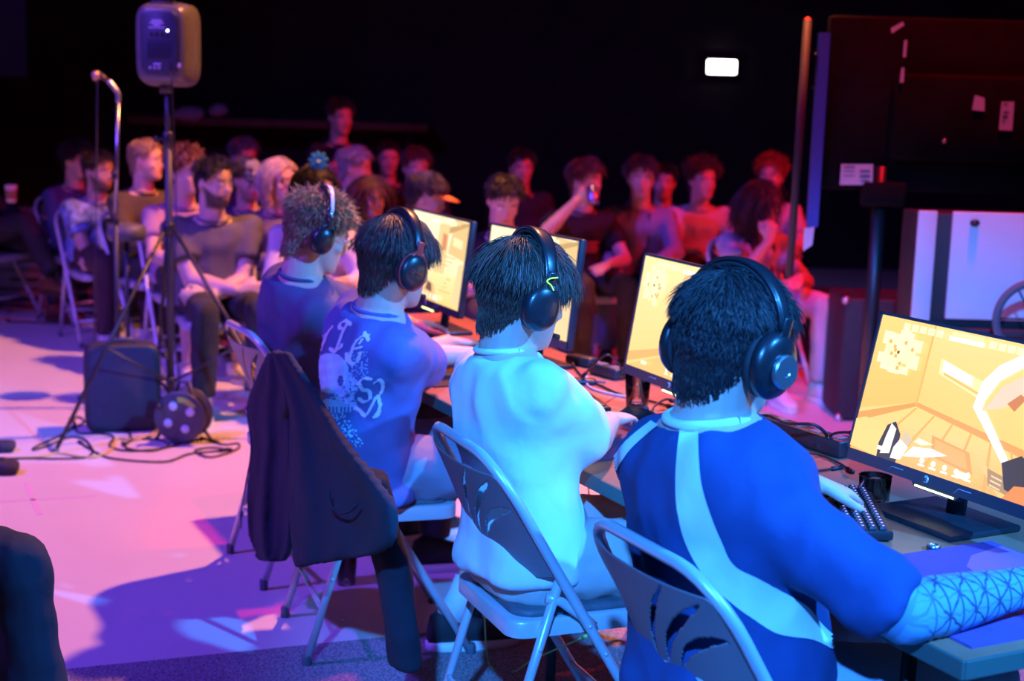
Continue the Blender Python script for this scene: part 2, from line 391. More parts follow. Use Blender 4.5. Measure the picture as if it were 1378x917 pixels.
def person(label, loc, yaw, sp, group=None, cat='person'):
    E = tag(empty('person', loc, yaw), label, cat, group)
    vox = sp.get('vox', .0095); vs_ = sp.get('vs', .014); bw = sp.get('bw', 1.0); s = sp.get('s', 1.0)
    Hp = np.array(sp['hip']); N = np.array(sp['neck']); Hc = np.array(sp['head']); ty = R(sp.get('tyaw', 0)); sl = sp.get('slouch', .04)
    hy, hp_, hr = sp.get('look', (0, 0, 0)); Rh = rotz(R(hy)) @ rotx(-R(hp_)) @ roty(R(hr)); hs = sp.get('hs', 1.0)
    C = (Hp+N)/2 + np.array([0, -sl, .02])
    def spine(t):
        return (1-t)**2*Hp + 2*t*(1-t)*C + t*t*N
    def frame(t):
        tg = nrm(2*(1-t)*(C-Hp)+2*t*(N-C)); a = rotz(ty*max(0, min(1, t))) @ np.array([1.0, 0, 0]); a = nrm(a-tg*np.dot(a, tg)); b = np.cross(tg, a)
        return tg, a, b
    TOR = [(-.10, .150, .105, .10), (0, .172, .120, .115), (.15, .165, .118, .11), (.35, .148, .108, .10), (.55, .158, .112, .105), (.72, .176, .112, .108), (.84, .184, .094, .098), (.92, .150, .076, .086), (.98, .094, .066, .076), (1.03, .060, .057, .060)]
    def torso(g, off, t0=-.1, t1=1.05, belly=0.0):
        rings = []
        for t, hw, hf, hb in TOR:
            if t < t0-1e-6 or t > t1: continue
            tg, a, b = frame(t); bl = belly*math.exp(-((t-.28)/.25)**2)
            o_ = off if t < .95 or off > 0 else 0
            rings.append(sring(spine(t), a, b, (hw*bw+o_), hf*bw+o_+bl, 22, 2.4, hb*bw+o_))
        g.loft(rings)
    tg, a, b = frame(.86); Sc = spine(.86)
    SH = {'R': Sc + a*.162*bw - tg*.012, 'L': Sc - a*.162*bw - tg*.012}
    for k in 'RL':
        if 'sh'+k in sp: SH[k] = SH[k] + np.array(sp['sh'+k])
    L1, L2 = .285*s, .255*s; EL, WR, HD = {}, {}, {}
    for k, sx in (('R', 1), ('L', -1)):
        wr, hd, nn, curl, pole = sp['arm'+k]
        WR[k] = np.array(wr, float); EL[k] = np.array(sp['el'+k], float) if 'el'+k in sp else ik(SH[k], WR[k], L1, L2, np.array(pole, float)); HD[k] = (np.array(hd, float), np.array(nn, float), curl)
    legs = sp.get('legs'); skin = np.array(sp.get('skin', (.60, .40, .32)))
    # ---- body
    nw = (.5+.5*bw)*sp.get('neckw', 1.0); cov = sm_ = sp.get('shirt') is not None
    g = G(); torso(g, -.022 if cov else 0)
    head_geo(g, Hc, Rh, hs)
    g.tube([N - frame(1)[0]*.05, N, (N*.35+(Hc + Rh @ np.array([0, -.022, -.075]))*.65), Hc + Rh @ np.array([0, -.018, -.03])], [.070*nw, .063*nw, .059*nw, .057*nw], 16)
    for k, sx in (('R', 1), ('L', -1)):
        S_, E_, W_ = SH[k], EL[k], WR[k]; bl = sp.get('abulk', 1.0)
        g.ell(S_, np.array([.046]*3)*bl, None, 12, 8)
        g.tube([S_, S_*.5+E_*.5, E_], [.045*bl, .045*bl, .040*bl], 12)
        g.ell(E_, np.array([.041, .041, .041])*bl, None, 12, 8)
        g.tube([E_, E_*.7+W_*.3, W_*.85+E_*.15, W_], [.041*bl, .042*bl, .029*bl, .026*bl], 12)
        side = nrm(np.cross(HD[k][0], HD[k][1]))*(-sx)
        hand(g, W_, HD[k][0], HD[k][1], sp.get('thumb'+k, side), HD[k][2], sp.get('hands', 1.0), sp.get('spread', .12))
    if legs and sp.get('bare', False):
        for k, sx in (('R', 1), ('L', -1)):
            kn, an = [np.array(q, float) for q in legs[k]]; hj = Hp + np.array([sx*.09, .02, -.01])
            g.tube([hj, kn], [.075, .055], 12); g.ell(kn, (.056, .056, .056), None, 12, 8)
            g.tube([kn, kn*.7+an*.3, kn*.2+an*.8, an], [.052, .056, .036, .033], 12)
            g.tube([an+np.array([0, 0, .03]), an+np.array([0, .02, -.03])], [.034, .04], 10)
    me = fuse(g, vox, sp.get('bs', 2)); v = coords(me); q = (v-Hc) @ Rh/hs
    col = np.tile(skin, (len(v), 1)); hc = np.array(sp.get('hair_col', (.06, .035, .02)))
    fr = q[:, 1] > .045
    lip = fr & (np.abs(q[:, 0]) < .023) & (np.abs(q[:, 2]+.0645) < .010); col[lip] = skin*np.array([.85, .55, .55])
    brow = fr & (np.abs(q[:, 2]-.021) < .006) & (np.abs(q[:, 0]) > .012) & (np.abs(q[:, 0]) < .05); col[brow] = hc*.5+skin*.25
    nst = (np.linalg.norm(q-np.array([0, .10, -.035]), axis=1) < .02); col[nst] = skin*np.array([1.0, .88, .85])
    if sp.get('beard'):
        zu = np.interp(q[:, 1], [-.01, .03, .06, .09], [.0, -.028, -.046, -.050]); w_ = sp['beard']*smooth01((zu-q[:, 2])/.012)*smooth01((q[:, 1]+.012)/.02)*smooth01((q[:, 2]+.135)/.02)*(np.abs(q[:, 0]) < .09)*(~lip)
        col = col*(1-w_[:, None])+hc*w_[:, None]
    paint(me, col); body = link_mesh('body', me, SKIN(), E)
    eye_pair(Hc, Rh, hs, body)
    # ---- hair
    hk = sp.get('hair')
    if hk is not None:
        hm = hair_mesh(Hc, Rh, hs, hc=hc, skin=skin, **hk)
        link_mesh('hair', hm, attr_mat('hair', .42, var=.15), E)
    # ---- shirt
    sm = sp.get('shirt')
    if sm is not None:
        g = G(); torso(g, .016, -.1, .985, sp.get('belly', .0)); slv = sp.get('sleeve', .62)
        tgs, as_, bs_ = frame(.0); hem = sp.get('hem', 0)
        if hem:
            g.loft([sring(Hp + np.array([0, 0, dz]), as_, np.array([0, 1.0, 0]), (.178+o2)*bw, (.128+o2)*bw, 22, 2.4) for dz, o2 in [(.06, .0), (0, .012), (-hem, .024)]])
        for k, sx in (('R', 1), ('L', -1)):
            S_, E_, W_ = SH[k], EL[k], WR[k]; bl = sp.get('abulk', 1.0); fit = sp.get('slfit', 1.0)
            g.ell(S_, np.array([.068, .068, .066])*bl, None, 14, 9)
            inn = S_ - as_*sx*.05
            e2 = S_ + (E_-S_)*min(slv, 1.0); tq, aq, bq = frame(.55); g.tube([spine(.52)+aq*sx*.085*bw, spine(.62)+aq*sx*.11*bw, S_*.55+e2*.45], [.06*bw, .075*bw, .058*bl], 14)
            if slv <= 1.0:
                e = S_ + (E_-S_)*slv; g.tube([inn, S_, S_*.5+e*.5, e], [.06*bl, .067*bl, .067*bl*fit, .069*bl*fit], 14)
            else:
                e = E_ + (W_-E_)*min(1, (slv-1)); g.tube([inn, S_, S_*.5+E_*.5, E_], [.06*bl, .067*bl, .060*bl, .054*bl], 14); g.ell(E_, np.array([.057]*3)*bl, None, 12, 8)
                g.tube([E_, E_*.6+e*.4, e], [.056*bl, .051*bl, .040*bl], 14)
        me = fuse(g, vs_, sp.get('ss', 3)); folds(me, sp.get('fold', .006), (8, 8, 6), sp.get('seed', 0)*3.1)
        so = link_mesh('shirt', me, sm, E)
        cg = G(); ax = nrm((Hc-N)+np.array([0, -.05, 0])); aa = frame(1)[1]; bb = np.cross(ax, aa); cc = N + frame(1)[0]*sp.get('colz', .006)
        cg.tube([cc + aa*math.cos(t)*.069*bw + bb*math.sin(t)*.070*bw - ax*(.022*max(0, math.sin(t))) for t in np.linspace(0, 2*math.pi, 29)], sp.get('colr', .007), 8, caps=False)
        cg.obj('collar', sp.get('collar', sm), so)
        sp['_shirt'] = so
    # ---- trousers
    tm = sp.get('trousers')
    if tm is not None and legs:
        g = G(); short = sp.get('short', 0)
        tg0, a0, b0 = frame(0)
        if sp.get('stand'):
            g.loft([sring(Hp+np.array([0, 0, z]), (1, 0, 0), (0, 1, 0), hw*bw, hd*bw, 20, 2.4) for z, hw, hd in [(-.10, .16, .11), (0, .172, .122), (.10, .160, .115)]])
        else:
            g.loft([sring(Hp+np.array([0, y, z]), (1, 0, 0), (0, 1, 0), hw*bw, hd*bw, 20, 2.4) for y, z, hw, hd in [(.02, -.098, .165, .125), (.02, -.05, .182, .14), (0, .02, .178, .13), (-.01, .09, .160, .115)]])
        for k, sx in (('R', 1), ('L', -1)):
            kn, an = [np.array(q, float) for q in legs[k]]; hj = Hp + np.array([sx*.085, .02, -.015])
            if short:
                e = hj+(kn-hj)*short; g.tube([hj, hj*.4+e*.6, e], [.095, .090, .088], 14)
            else:
                g.tube([hj, hj*.5+kn*.5, kn], [.090, .080, .066], 14); g.ell(kn, (.067, .067, .067), None, 12, 8)
                g.tube([kn, kn*.65+an*.35, an+np.array([0, 0, .02])], [.066, .066, sp.get('cuff', .052)], 14)
        me = fuse(g, vs_, 3); folds(me, .006, (9, 9, 7), 5+sp.get('seed', 0)); link_mesh('shorts' if short else 'trousers', me, tm, E)
    if legs and sp.get('shoe'):
        for k, sx in (('R', 1), ('L', -1)):
            an = np.array(legs[k][1], float); kn = np.array(legs[k][0], float)
            fd = sp.get('foot'+k, (sx*.18, 1, 0))
            shoe(E, an, fd, sp['shoe'], sp.get('sole', mat('sole_white', (.7, .7, .72), .6)))
            if sp.get('sock'):
                g = G(); u_ = nrm(kn-an); g.tube([an-u_*.02, an+u_*.05, an+u_*.10], [.044, .041, .043], 14); g.obj('sock', sp['sock'], E)
    sp['_E'] = E; sp['_Hc'] = Hc; sp['_Rh'] = Rh; sp['_EL'] = EL; sp['_WR'] = WR; sp['_SH'] = SH; sp['_N'] = N
    E_mat = Matrix.Translation(Vector(loc)) @ Matrix.Rotation(yaw, 4, 'Z'); sp['_M'] = E_mat
    return E
def to_local(M, P): return np.array((M.inverted() @ Vector(P))[:])
def to_world(M, P): return np.array((M @ Vector(P))[:])
def head_empty(name, sp):
    M = sp['_M'] @ (Matrix.Translation(Vector(sp['_Hc'])) @ Matrix(sp['_Rh'].tolist()).to_4x4())
    o = empty(name); o.matrix_world = M; return o

# ------------------------------------------------------------------ the room
def plane_obj(name, pts, m, kind='structure'):
    g = G(); g.add(pts, [tuple(range(len(pts)))]); return tag(g.obj(name, m, None, False), kind=kind)
def floor_mat():
    m = bpy.data.materials.new('vinyl_floor'); m.use_nodes = True; nt = m.node_tree; b = nt.nodes['Principled BSDF']
    tc = nt.nodes.new('ShaderNodeTexCoord'); n = nt.nodes.new('ShaderNodeTexNoise'); n.inputs['Scale'].default_value = 1.3; n.inputs['Detail'].default_value = 6
    r = nt.nodes.new('ShaderNodeValToRGB'); r.color_ramp.elements[0].color = (.56, .52, .53, 1); r.color_ramp.elements[1].color = (.68, .64, .64, 1)
    nt.links.new(tc.outputs['Object'], n.inputs['Vector']); nt.links.new(n.outputs['Fac'], r.inputs['Fac']); nt.links.new(r.outputs['Color'], b.inputs['Base Color'])
    n2 = nt.nodes.new('ShaderNodeTexNoise'); n2.inputs['Scale'].default_value = 5; r2 = nt.nodes.new('ShaderNodeMapRange'); r2.inputs['To Min'].default_value = .32; r2.inputs['To Max'].default_value = .5
    nt.links.new(tc.outputs['Object'], n2.inputs['Vector']); nt.links.new(n2.outputs['Fac'], r2.inputs['Value']); nt.links.new(r2.outputs['Result'], b.inputs['Roughness'])
    return m
def carpet_mat():
    m = bpy.data.materials.new('speckled_carpet'); m.use_nodes = True; nt = m.node_tree; b = nt.nodes['Principled BSDF']
    tc = nt.nodes.new('ShaderNodeTexCoord'); n = nt.nodes.new('ShaderNodeTexNoise'); n.inputs['Scale'].default_value = 160; n.inputs['Detail'].default_value = 2
    r = nt.nodes.new('ShaderNodeValToRGB'); r.color_ramp.elements[0].position = .38; r.color_ramp.elements[1].position = .62
    r.color_ramp.elements[0].color = (.10, .095, .12, 1); r.color_ramp.elements[1].color = (.34, .32, .34, 1)
    nt.links.new(tc.outputs['Object'], n.inputs['Vector']); nt.links.new(n.outputs['Fac'], r.inputs['Fac']); nt.links.new(r.outputs['Color'], b.inputs['Base Color'])
    b.inputs['Roughness'].default_value = .95
    bp = nt.nodes.new('ShaderNodeBump'); bp.inputs['Strength'].default_value = .4; bp.inputs['Distance'].default_value = .004
    nt.links.new(n.outputs['Fac'], bp.inputs['Height']); nt.links.new(bp.outputs['Normal'], b.inputs['Normal'])
    return m
X0, X1, Y0, Y1, ZC = -7.5, 7.5, -4.0, 14.0, 6.0
plane_obj('floor', [(X0, Y0, 0), (X1, Y0, 0), (X1, Y1, 0), (X0, Y1, 0)], floor_mat())
black = mat('black_wall', (.018, .016, .02), .9, 0, .3, 2)
plane_obj('wall_back', [(X0, Y1, 0), (X1, Y1, 0), (X1, Y1, ZC), (X0, Y1, ZC)], black)
plane_obj('wall_left', [(X0, Y0, 0), (X0, Y1, 0), (X0, Y1, ZC), (X0, Y0, ZC)], black)
plane_obj('wall_right', [(X1, Y1, 0), (X1, Y0, 0), (X1, Y0, ZC), (X1, Y1, ZC)], black)
plane_obj('wall_front', [(X1, Y0, 0), (X0, Y0, 0), (X0, Y0, ZC), (X1, Y0, ZC)], black)
plane_obj('ceiling', [(X0, Y0, ZC), (X0, Y1, ZC), (X1, Y1, ZC), (X1, Y0, ZC)], black)
# carpet area in front of the vinyl, its edge runs under the chairs
ca = onz(50, 907, 0); cb = onz(426, 869, 0); cd = nrm(cb-ca)
cn = np.array([cd[1], -cd[0], 0]); A_, B_ = ca-cd*4.5, ca+cd*6.5
g = G(); top = [A_, B_, B_+cn*4.5, A_+cn*4.5]; z = np.array([0, 0, .005])
g.add([p+z for p in top]+[p+z*.05 for p in top], [(3, 2, 1, 0), (0, 1, 5, 4), (1, 2, 6, 5), (2, 3, 7, 6), (3, 0, 4, 7)])
tag(g.obj('floor_carpet', carpet_mat(), None, False), kind='structure')
CARZ = .005

# ------------------------------------------------------------------ folding chair
STEEL = mat('chair_steel', (.56, .57, .60), .34, .25, .06, 6)
PANEL = mat('chair_steel_shaded', (.22, .20, .23), .45, .25, .06, 6)  # same steel as the tubes, the back panel's shade put into the colour
PADM = mat('chair_seat_vinyl', (.10, .10, .12), .55, 0, .2, 30)
RUB = mat('rubber_foot', (.10, .11, .13), .7)
def ytube(z): return .26 - .495/.82*z
def hoopz(x):
    ax = abs(x)
    return .82 if ax < .112 else .71 + math.sqrt(max(.11**2-(ax-.112)**2, 0))
def in_slit(x, z):
    for pts, wd in SLITS:
        for i in range(len(pts)-1):
            a, b = pts[i], pts[i+1]; d = (b[0]-a[0], b[1]-a[1]); L = d[0]**2+d[1]**2
            t = max(0, min(1, ((x-a[0])*d[0]+(z-a[1])*d[1])/L)); f = (i+t)/(len(pts)-1)
            if math.hypot(x-a[0]-d[0]*t, z-a[1]-d[1]*t) < wd*math.sin(math.pi*(.08+.84*f)): return True
    return False
SLITS = [(spline([(.088, .775), (.038, .72), (.0, .66), (-.012, .615)], 5), .0075), (spline([(.165, .762), (.105, .715), (.052, .66), (.022, .605)], 5), .0105), (spline([(.188, .70), (.15, .688), (.10, .655), (.062, .610)], 5), .0105)]
def make_chair():
    E = empty('folding_chair')
    x = .222
    up = [(x, ytube(zz), zz) for zz in (0.012, .2, .4, .55, .66, .71)]
    arc = [(.112+.11*math.cos(t), ytube(.71+.11*math.sin(t)), .71+.11*math.sin(t)) for t in np.linspace(.25, math.pi/2, 6)]
    half = up + arc; pts = half + [(-a, b, c) for a, b, c in reversed(half)]
    g = G(); g.tube(pts, .0118, 10); g.obj('back_frame', STEEL, E)
    xr = .199; ztop = .535; ry = lambda z: -.22 + (ytube(ztop)+.22)*z/ztop
    for sx in (-1, 1):
        g = G(); g.tube([(sx*xr, ry(.012), .012), (sx*xr, ry(.3), .3), (sx*xr, ry(ztop), ztop)], .0112, 10)
        g.ell((sx*xr, ry(ztop), ztop), (.012, .012, .016)); g.obj('rear_leg', STEEL, E)
        g = G(); g.tube([(sx*.2, -.095, .495), (sx*.205, -.06, .485), (sx*.21, .0, .44), (sx*.21, .02, .42)], .007, 8, flat=1.6); g.obj('link', STEEL, E)
        for (xx, yy, rr) in ((sx*x, ytube(.012), .0145), (sx*xr, ry(.012), .0138)):
            g = G(); g.lathe([(rr*.95, 0), (rr, .004), (rr, .03), (rr*.92, .034)], (xx, yy-.0, 0), None, 12); g.obj('foot_cap', RUB, E)
        for zz in (.30, .36, .43):
            g = G(); g.ell((sx*(x+.011), ytube(zz), zz), (.004, .005, .005), None, 8, 6); g.obj('rivet', STEEL, E)
            g = G(); g.ell((sx*(xr+.010), ry(zz-.05), zz-.05), (.004, .005, .005), None, 8, 6); g.obj('rivet', STEEL, E)
    g = G(); g.tube([(-xr, ry(.17), .17), (-xr*.9, ry(.165)-.004, .165), (xr*.9, ry(.165)-.004, .165), (xr, ry(.17), .17)], .008, 8); g.obj('rear_crossbar', STEEL, E)
    g = G(); g.tube([(-x, ytube(.15), .15), (x, ytube(.15), .15)], .008, 8); g.obj('front_crossbar', STEEL, E)
    # seat pan and pad
    def slab(z0, z1, wr, wf, yr, yf, rad, e=.006):
        def outline(k):
            pts = []
            for (cx, cy, a0) in ((wf-rad, yf-rad, 0), (-(wf-rad), yf-rad, 90), (-(wr-rad), yr+rad, 180), (wr-rad, yr+rad, 270)):
                for t in np.linspace(0, 90, 6): pts.append((cx+(rad-k)*math.cos(R(a0+t)), cy+(rad-k)*math.sin(R(a0+t))))
            return pts
        return [np.array([(p[0], p[1], zz) for p in outline(k)]) for zz, k in ((z0, e), (z0+e*.4, 0), (z1-e, 0), (z1-e*.3, e*.5), (z1, e*1.6))]
    g = G(); g.loft(slab(.398, .440, .186, .19, -.17, .22, .045)); sharp(g.obj('seat', STEEL, E), 50)
    g = G(); g.loft(slab(.436, .456, .165, .172, -.148, .202, .05, .008)); g.obj('seat_pad', PADM, E)
    # back panel with the three curved slits cut through
    nx, nz = 120, 72; V = []; idx = {}
    for j in range(nz+1):
        for i in range(nx+1):
            xx = -.212+.424*i/nx; zt = min(hoopz(xx)-.008, .782+.0*xx); zb = .545-.03*(1-(xx/.212)**2)+.0
            zz = zb+(zt-zb)*j/nz
            V.append((xx, ytube(zz)-(.042+.045*(.78-zz)/.24)*(1-abs(xx/.212)**2.5)-.004, zz))
    f = []
    for j in range(nz):
        for i in range(nx):
            a = j*(nx+1)+i; c = [(V[q][0], V[q][2]) for q in (a, a+1, a+nx+1, a+nx+2)]; cx = sum(q[0] for q in c)/4; cz = sum(q[1] for q in c)/4
            if not in_slit(cx, cz): f.append((a, a+1, a+nx+2, a+nx+1))
    g = G(); g.add(V, f); o = g.obj('backrest', PANEL, E); so = o.modifiers.new('thick', 'SOLIDIFY'); so.thickness = .0025; so.offset = 0
    return E
CHAIR = make_chair(); chair_used = [False]
def place_chair(loc, yaw, label, group, floor=0.0):
    c = CHAIR if not chair_used[0] else copy_tree(CHAIR); chair_used[0] = True
    c.location = (loc[0], loc[1], floor); c.rotation_euler = (0, 0, yaw); tag(c, label, 'chair', group); return c
def fz(P):   # floor height under a point (carpet or vinyl)
    return CARZ if np.dot(np.asarray(P)[:2]-ca[:2], cn[:2]) > 0 else 0.0
PL = {1: (-4.55, 1.52, 0), 2: (-3.86, 1.475, -9), 3: (-2.90, 1.56, -4), 4: (-2.09, 1.545, 0)}
desc = {1: 'grey steel folding chair under the player with curly light-brown hair', 2: 'grey steel folding chair with a dark jacket hung over its back', 3: 'grey steel folding chair under the player in the white tee', 4: 'grey steel folding chair under the player in the navy striped jersey'}
for k, (u, v, yw) in PL.items():
    P = W(u, v); place_chair(P, ROWZ+R(yw), desc[k], 'folding chairs along the gaming table', fz(P))

# ------------------------------------------------------------------ tables
TZ = .72
TOPM = mat('table_top', (.36, .15, .09), .35, 0, .2, 5); EDGE = mat('table_edge', (.06, .10, .085), .5); LEGM = mat('table_leg_metal', (.04, .04, .045), .4, .6)
def table(u0, u1, label):
    uc = (u0+u1)/2; L = u1-u0; v0, v1 = 1.655, 2.36; vc = (v0+v1)/2; D = v1-v0
    E = tag(empty('folding_table', W(uc, vc), ROWZ), label, 'table', 'folding tables in a row')
    g = G(); g.box((0, 0, TZ-.012), (L, D, .024), None, .005); sharp(g.obj('tabletop', TOPM, E), 40)
    g = G()
    for (cx, cy, sx, sy) in ((0, -D/2-.002, L+.008, .008), (0, D/2+.002, L+.008, .008), (-L/2-.002, 0, .008, D), (L/2+.002, 0, .008, D)): g.box((cx, cy, TZ-.018), (sx, sy, .034), None, .003)
    g.obj('edge_band', EDGE, E, False)
    for sx in (-1, 1):
        g = G(); g.tube([(sx*(L/2-.22), -D/2+.09, TZ-.03), (sx*(L/2-.22), -D/2+.08, .01)], .014, 10); g.obj('leg', LEGM, E)
        g = G(); g.tube([(sx*(L/2-.22), D/2-.09, TZ-.03), (sx*(L/2-.22), D/2-.08, .01)], .014, 10); g.obj('leg', LEGM, E)
        g = G(); g.tube([(sx*(L/2-.22), -D/2+.085, .3), (sx*(L/2-.22), D/2-.085, .3)], .009, 8); g.obj('brace', LEGM, E)
    g = G(); g.box((0, 0, TZ-.045), (L-.2, .04, .03)); g.obj('rail', LEGM, E, False)
table(-3.42, -1.66, 'brown-topped folding table under the large bright screen beside the keyboard')
table(-5.30, -3.44, 'brown-topped folding table behind the two players with lighter brown hair')

# ------------------------------------------------------------------ monitors
PLAST = mat('monitor_plastic', (.022, .022, .028), .4, 0, .2, 30); BEZ = mat('monitor_bezel', (.035, .035, .05), .35)
SCR = attr_mat('screen_glow', .25, emit=1.3)
def lin(c): return tuple(((x/12.92) if x <= .04045 else ((x+.055)/1.055)**2.4) for x in c)
def rgb(*c): return lin([x/255 for x in c])
class Screen:
    def __init__(s, w, h, y): s.g = G(); s.c = []; s.w, s.h, s.y = w, h, y; s.k = 0
    def poly(s, pts, col, k=1.0):
        if len(col) == 3: col = tuple(x*k for x in col)
        v = [((p[0]-.5)*s.w, s.y-.00012*s.k, p[1]*s.h) for p in pts]; s.g.add(v, [tuple(range(len(v)))]); s.c += [col]*len(v); s.k += 1
    def rect(s, x0, y0, x1, y1, col, k=1.0): s.poly([(x0, y0), (x1, y0), (x1, y1), (x0, y1)], col, k)
    def disc(s, x, y, r, col, k=1.0, n=14, sy=1.78): s.poly([(x+r*math.cos(2*math.pi*i/n), y+r*sy*math.sin(2*math.pi*i/n)) for i in range(n)], col, k)
    def grad(s, q, c0, c1, n=10):      # quad q (bl, br, tr, tl) shaded from bottom to top colour in strips
        q = [np.array(p, float) for p in q]
        for i in range(n):
            a, b = i/n, (i+1)/n; t = (i+.5)/n
            s.poly([q[0]*(1-a)+q[3]*a, q[1]*(1-a)+q[2]*a, q[1]*(1-b)+q[2]*b, q[0]*(1-b)+q[3]*b], tuple(c0[j]*(1-t)+c1[j]*t for j in range(3))); s.k -= 1
        s.k += 1
def draw_room(S, style):
    rn = random.Random(style)
    wl, wr, fl, hi, dk = rgb(255, 214, 132), rgb(255, 205, 118), rgb(250, 186, 98), rgb(255, 252, 225), rgb(200, 132, 60)
    if style == 4:
        S.grad([(0, .30), (.30, .45), (.30, 1), (0, 1)], rgb(250, 190, 100), rgb(255, 208, 122)); S.grad([(.30, .45), (1, .30), (1, 1), (.30, 1)], rgb(252, 200, 112), rgb(255, 214, 140))
        S.grad([(0, 0), (1, 0), (1, .30), (0, .30)], rgb(248, 178, 92), rgb(255, 205, 125), 8); S.poly([(0, .30), (1, .30), (.30, .45)], rgb(255, 205, 120))
        S.poly([(0, .20), (.30, .42), (.30, .45), (0, .27)], rgb(222, 158, 78)); S.poly([(.30, .42), (1, .25), (1, .31), (.30, .45)], rgb(226, 160, 84)); S.poly([(.295, .43), (.305, .43), (.305, 1), (.295, 1)], rgb(240, 178, 92))
        for i in range(7): S.poly([(.30+.1*i, .41-.02*i), (.31+.1*i, .41-.02*i), (.10+.16*i, 0), (.08+.16*i, 0)], rgb(238, 172, 88))
        S.poly([(.37, .79), (.60, .70), (.605, .58), (.375, .68)], rgb(255, 228, 160)); S.poly([(.385, .78), (.55, .715), (.555, .65), (.39, .70)], rgb(255, 255, 238)); S.poly([(.40, .70), (.60, .62), (.602, .60), (.402, .68)], rgb(240, 190, 110))
        S.poly([(.42, .26), (.62, .22), (.66, .08), (.44, .12)], rgb(232, 160, 80)); S.poly([(.44, .24), (.60, .21), (.63, .105), (.455, .135)], rgb(244, 176, 94)); S.poly([(.64, .22), (.68, .21), (.86, .0), (.80, 0)], rgb(255, 196, 120))
        S.poly([(.72, .16), (.82, .13), (.86, .02), (.74, .05)], rgb(176, 140, 92))
        for i in range(3): S.poly([(.745, .125-.03*i), (.80, .112-.03*i), (.80, .10-.03*i), (.747, .112-.03*i)], rgb(225, 200, 160))
        # sleeve and glove, bright blade and forearm on the right
        S.poly([(0, .02), (.16, .0), (.20, .17), (.15, .25), (.05, .25), (0, .22)], rgb(252, 206, 118)); S.poly([(.16, .0), (.27, 0), (.26, .20), (.22, .28), (.18, .24), (.155, .1)], rgb(58, 52, 48))
        S.poly([(.175, .03), (.225, .05), (.232, .23), (.20, .26), (.185, .15)], rgb(245, 240, 225)); S.poly([(.235, .02), (.29, .03), (.315, .13), (.265, .17), (.24, .10)], rgb(255, 250, 235)); S.poly([(.27, .17), (.31, .135), (.33, .19), (.285, .235)], rgb(210, 190, 160))
        S.poly([(.30, .06), (.42, .10), (.52, .155), (.44, .17), (.34, .145)], rgb(255, 255, 248)); S.poly([(.34, .18), (.38, .17), (.44, .20), (.36, .215)], rgb(255, 240, 205))
        S.poly([(.585, .52), (.60, .70), (.66, .83), (.76, .94), (.90, 1), (.93, .95), (.78, .86), (.68, .73), (.635, .58), (.63, .45)], rgb(255, 246, 236)); S.poly([(.64, .52), (.70, .70), (.82, .84), (1, .93), (1, .80), (.82, .70), (.72, .56)], rgb(250, 205, 180))
        S.poly([(.60, .50), (.65, .52), (.80, .26), (.83, .16), (.79, .20)], rgb(255, 250, 240)); S.poly([(.78, .22), (.86, .30), (.96, .22), (.98, .02), (.82, .06)], rgb(72, 62, 56)); S.poly([(.82, .0), (.86, .10), (1, .14), (1, 0)], rgb(226, 140, 70)); S.poly([(.74, .60), (.78, .56), (.82, .66), (.79, .68)], rgb(205, 130, 80))
    elif style == 3:
        S.grad([(0, 0), (.55, .28), (.55, 1), (0, 1)], rgb(255, 206, 122), rgb(255, 226, 160)); S.grad([(.55, .28), (1, .1), (1, 1), (.55, 1)], rgb(255, 214, 140), rgb(255, 232, 178)); S.poly([(0, 0), (1, 0), (1, .1), (.55, .28)], rgb(246, 190, 104)); S.poly([(0, .12), (.55, .33), (.55, .29), (0, .03)], rgb(232, 176, 96))
        S.poly([(.36, .40), (.52, .44), (.52, .72), (.36, .72)], rgb(186, 236, 236)); S.rect(.345, .42, .36, .74, rgb(226, 180, 110)); S.rect(.33, .72, .54, .76, rgb(240, 190, 120)); S.poly([(.40, .80), (.55, .80), (.55, .97), (.40, 1)], rgb(246, 205, 140))
        S.poly([(.43, .14), (.62, .10), (.64, .28), (.52, .36), (.44, .30)], rgb(240, 176, 120)); S.poly([(.44, .27), (.54, .30), (.52, .36), (.45, .34)], rgb(120, 160, 60)); S.poly([(.47, .26), (.56, .22), (.58, .27), (.50, .31)], rgb(90, 70, 60)); S.disc(.12, .80, .06, rgb(250, 214, 140))
    else:
        S.grad([(0, 0), (1, 0), (1, .36), (0, .36)], rgb(250, 208, 130), rgb(255, 226, 160), 8); S.grad([(0, .36), (1, .36), (1, 1), (0, 1)], rgb(255, 232, 180), rgb(255, 240, 200), 8)
        S.poly([(.50, .34), (.68, .36), (.68, .92), (.50, 1)], rgb(236, 202, 140)); S.poly([(.70, .60), (.98, .55), (1, .98), (.75, 1)], rgb(228, 192, 130)); S.poly([(.58, .62), (.66, .62), (.66, .80), (.58, .82)], rgb(214, 140, 96)); S.poly([(.76, .70), (.92, .68), (.92, .78), (.76, .80)], rgb(250, 226, 170))
        S.poly([(.86, .05), (1, .02), (1, .55), (.90, .50)], rgb(240, 206, 150)); S.poly([(.68, .9), (1, 1), (1, .96), (.68, .82)], rgb(196, 158, 100))
        for i in range(9): S.rect(.60+rn.random()*.2, .15+.05*i, .64+rn.random()*.22, .165+.05*i, rgb(222, 184, 120))
        S.poly([(.30, 0), (.62, 0), (.55, .20), (.42, .24)], rgb(240, 186, 128)); S.poly([(.40, .12), (.52, .1), (.5, .2), (.43, .22)], rgb(110, 84, 64))
    # map made of blocks in the top left corner, and bright icons along top and bottom
    cx, cy = .15, .76
    for i in range(34):
        a = rn.random()*6.28; q = rn.random()**.6; x = cx+.10*q*math.cos(a); y = cy+.155*q*math.sin(a); w_, h_ = .012+.02*rn.random(), .02+.035*rn.random(); S.rect(x-w_, y-h_, x+w_, y+h_, rgb(255, 240-rn.randrange(12), 178+rn.randrange(20)))
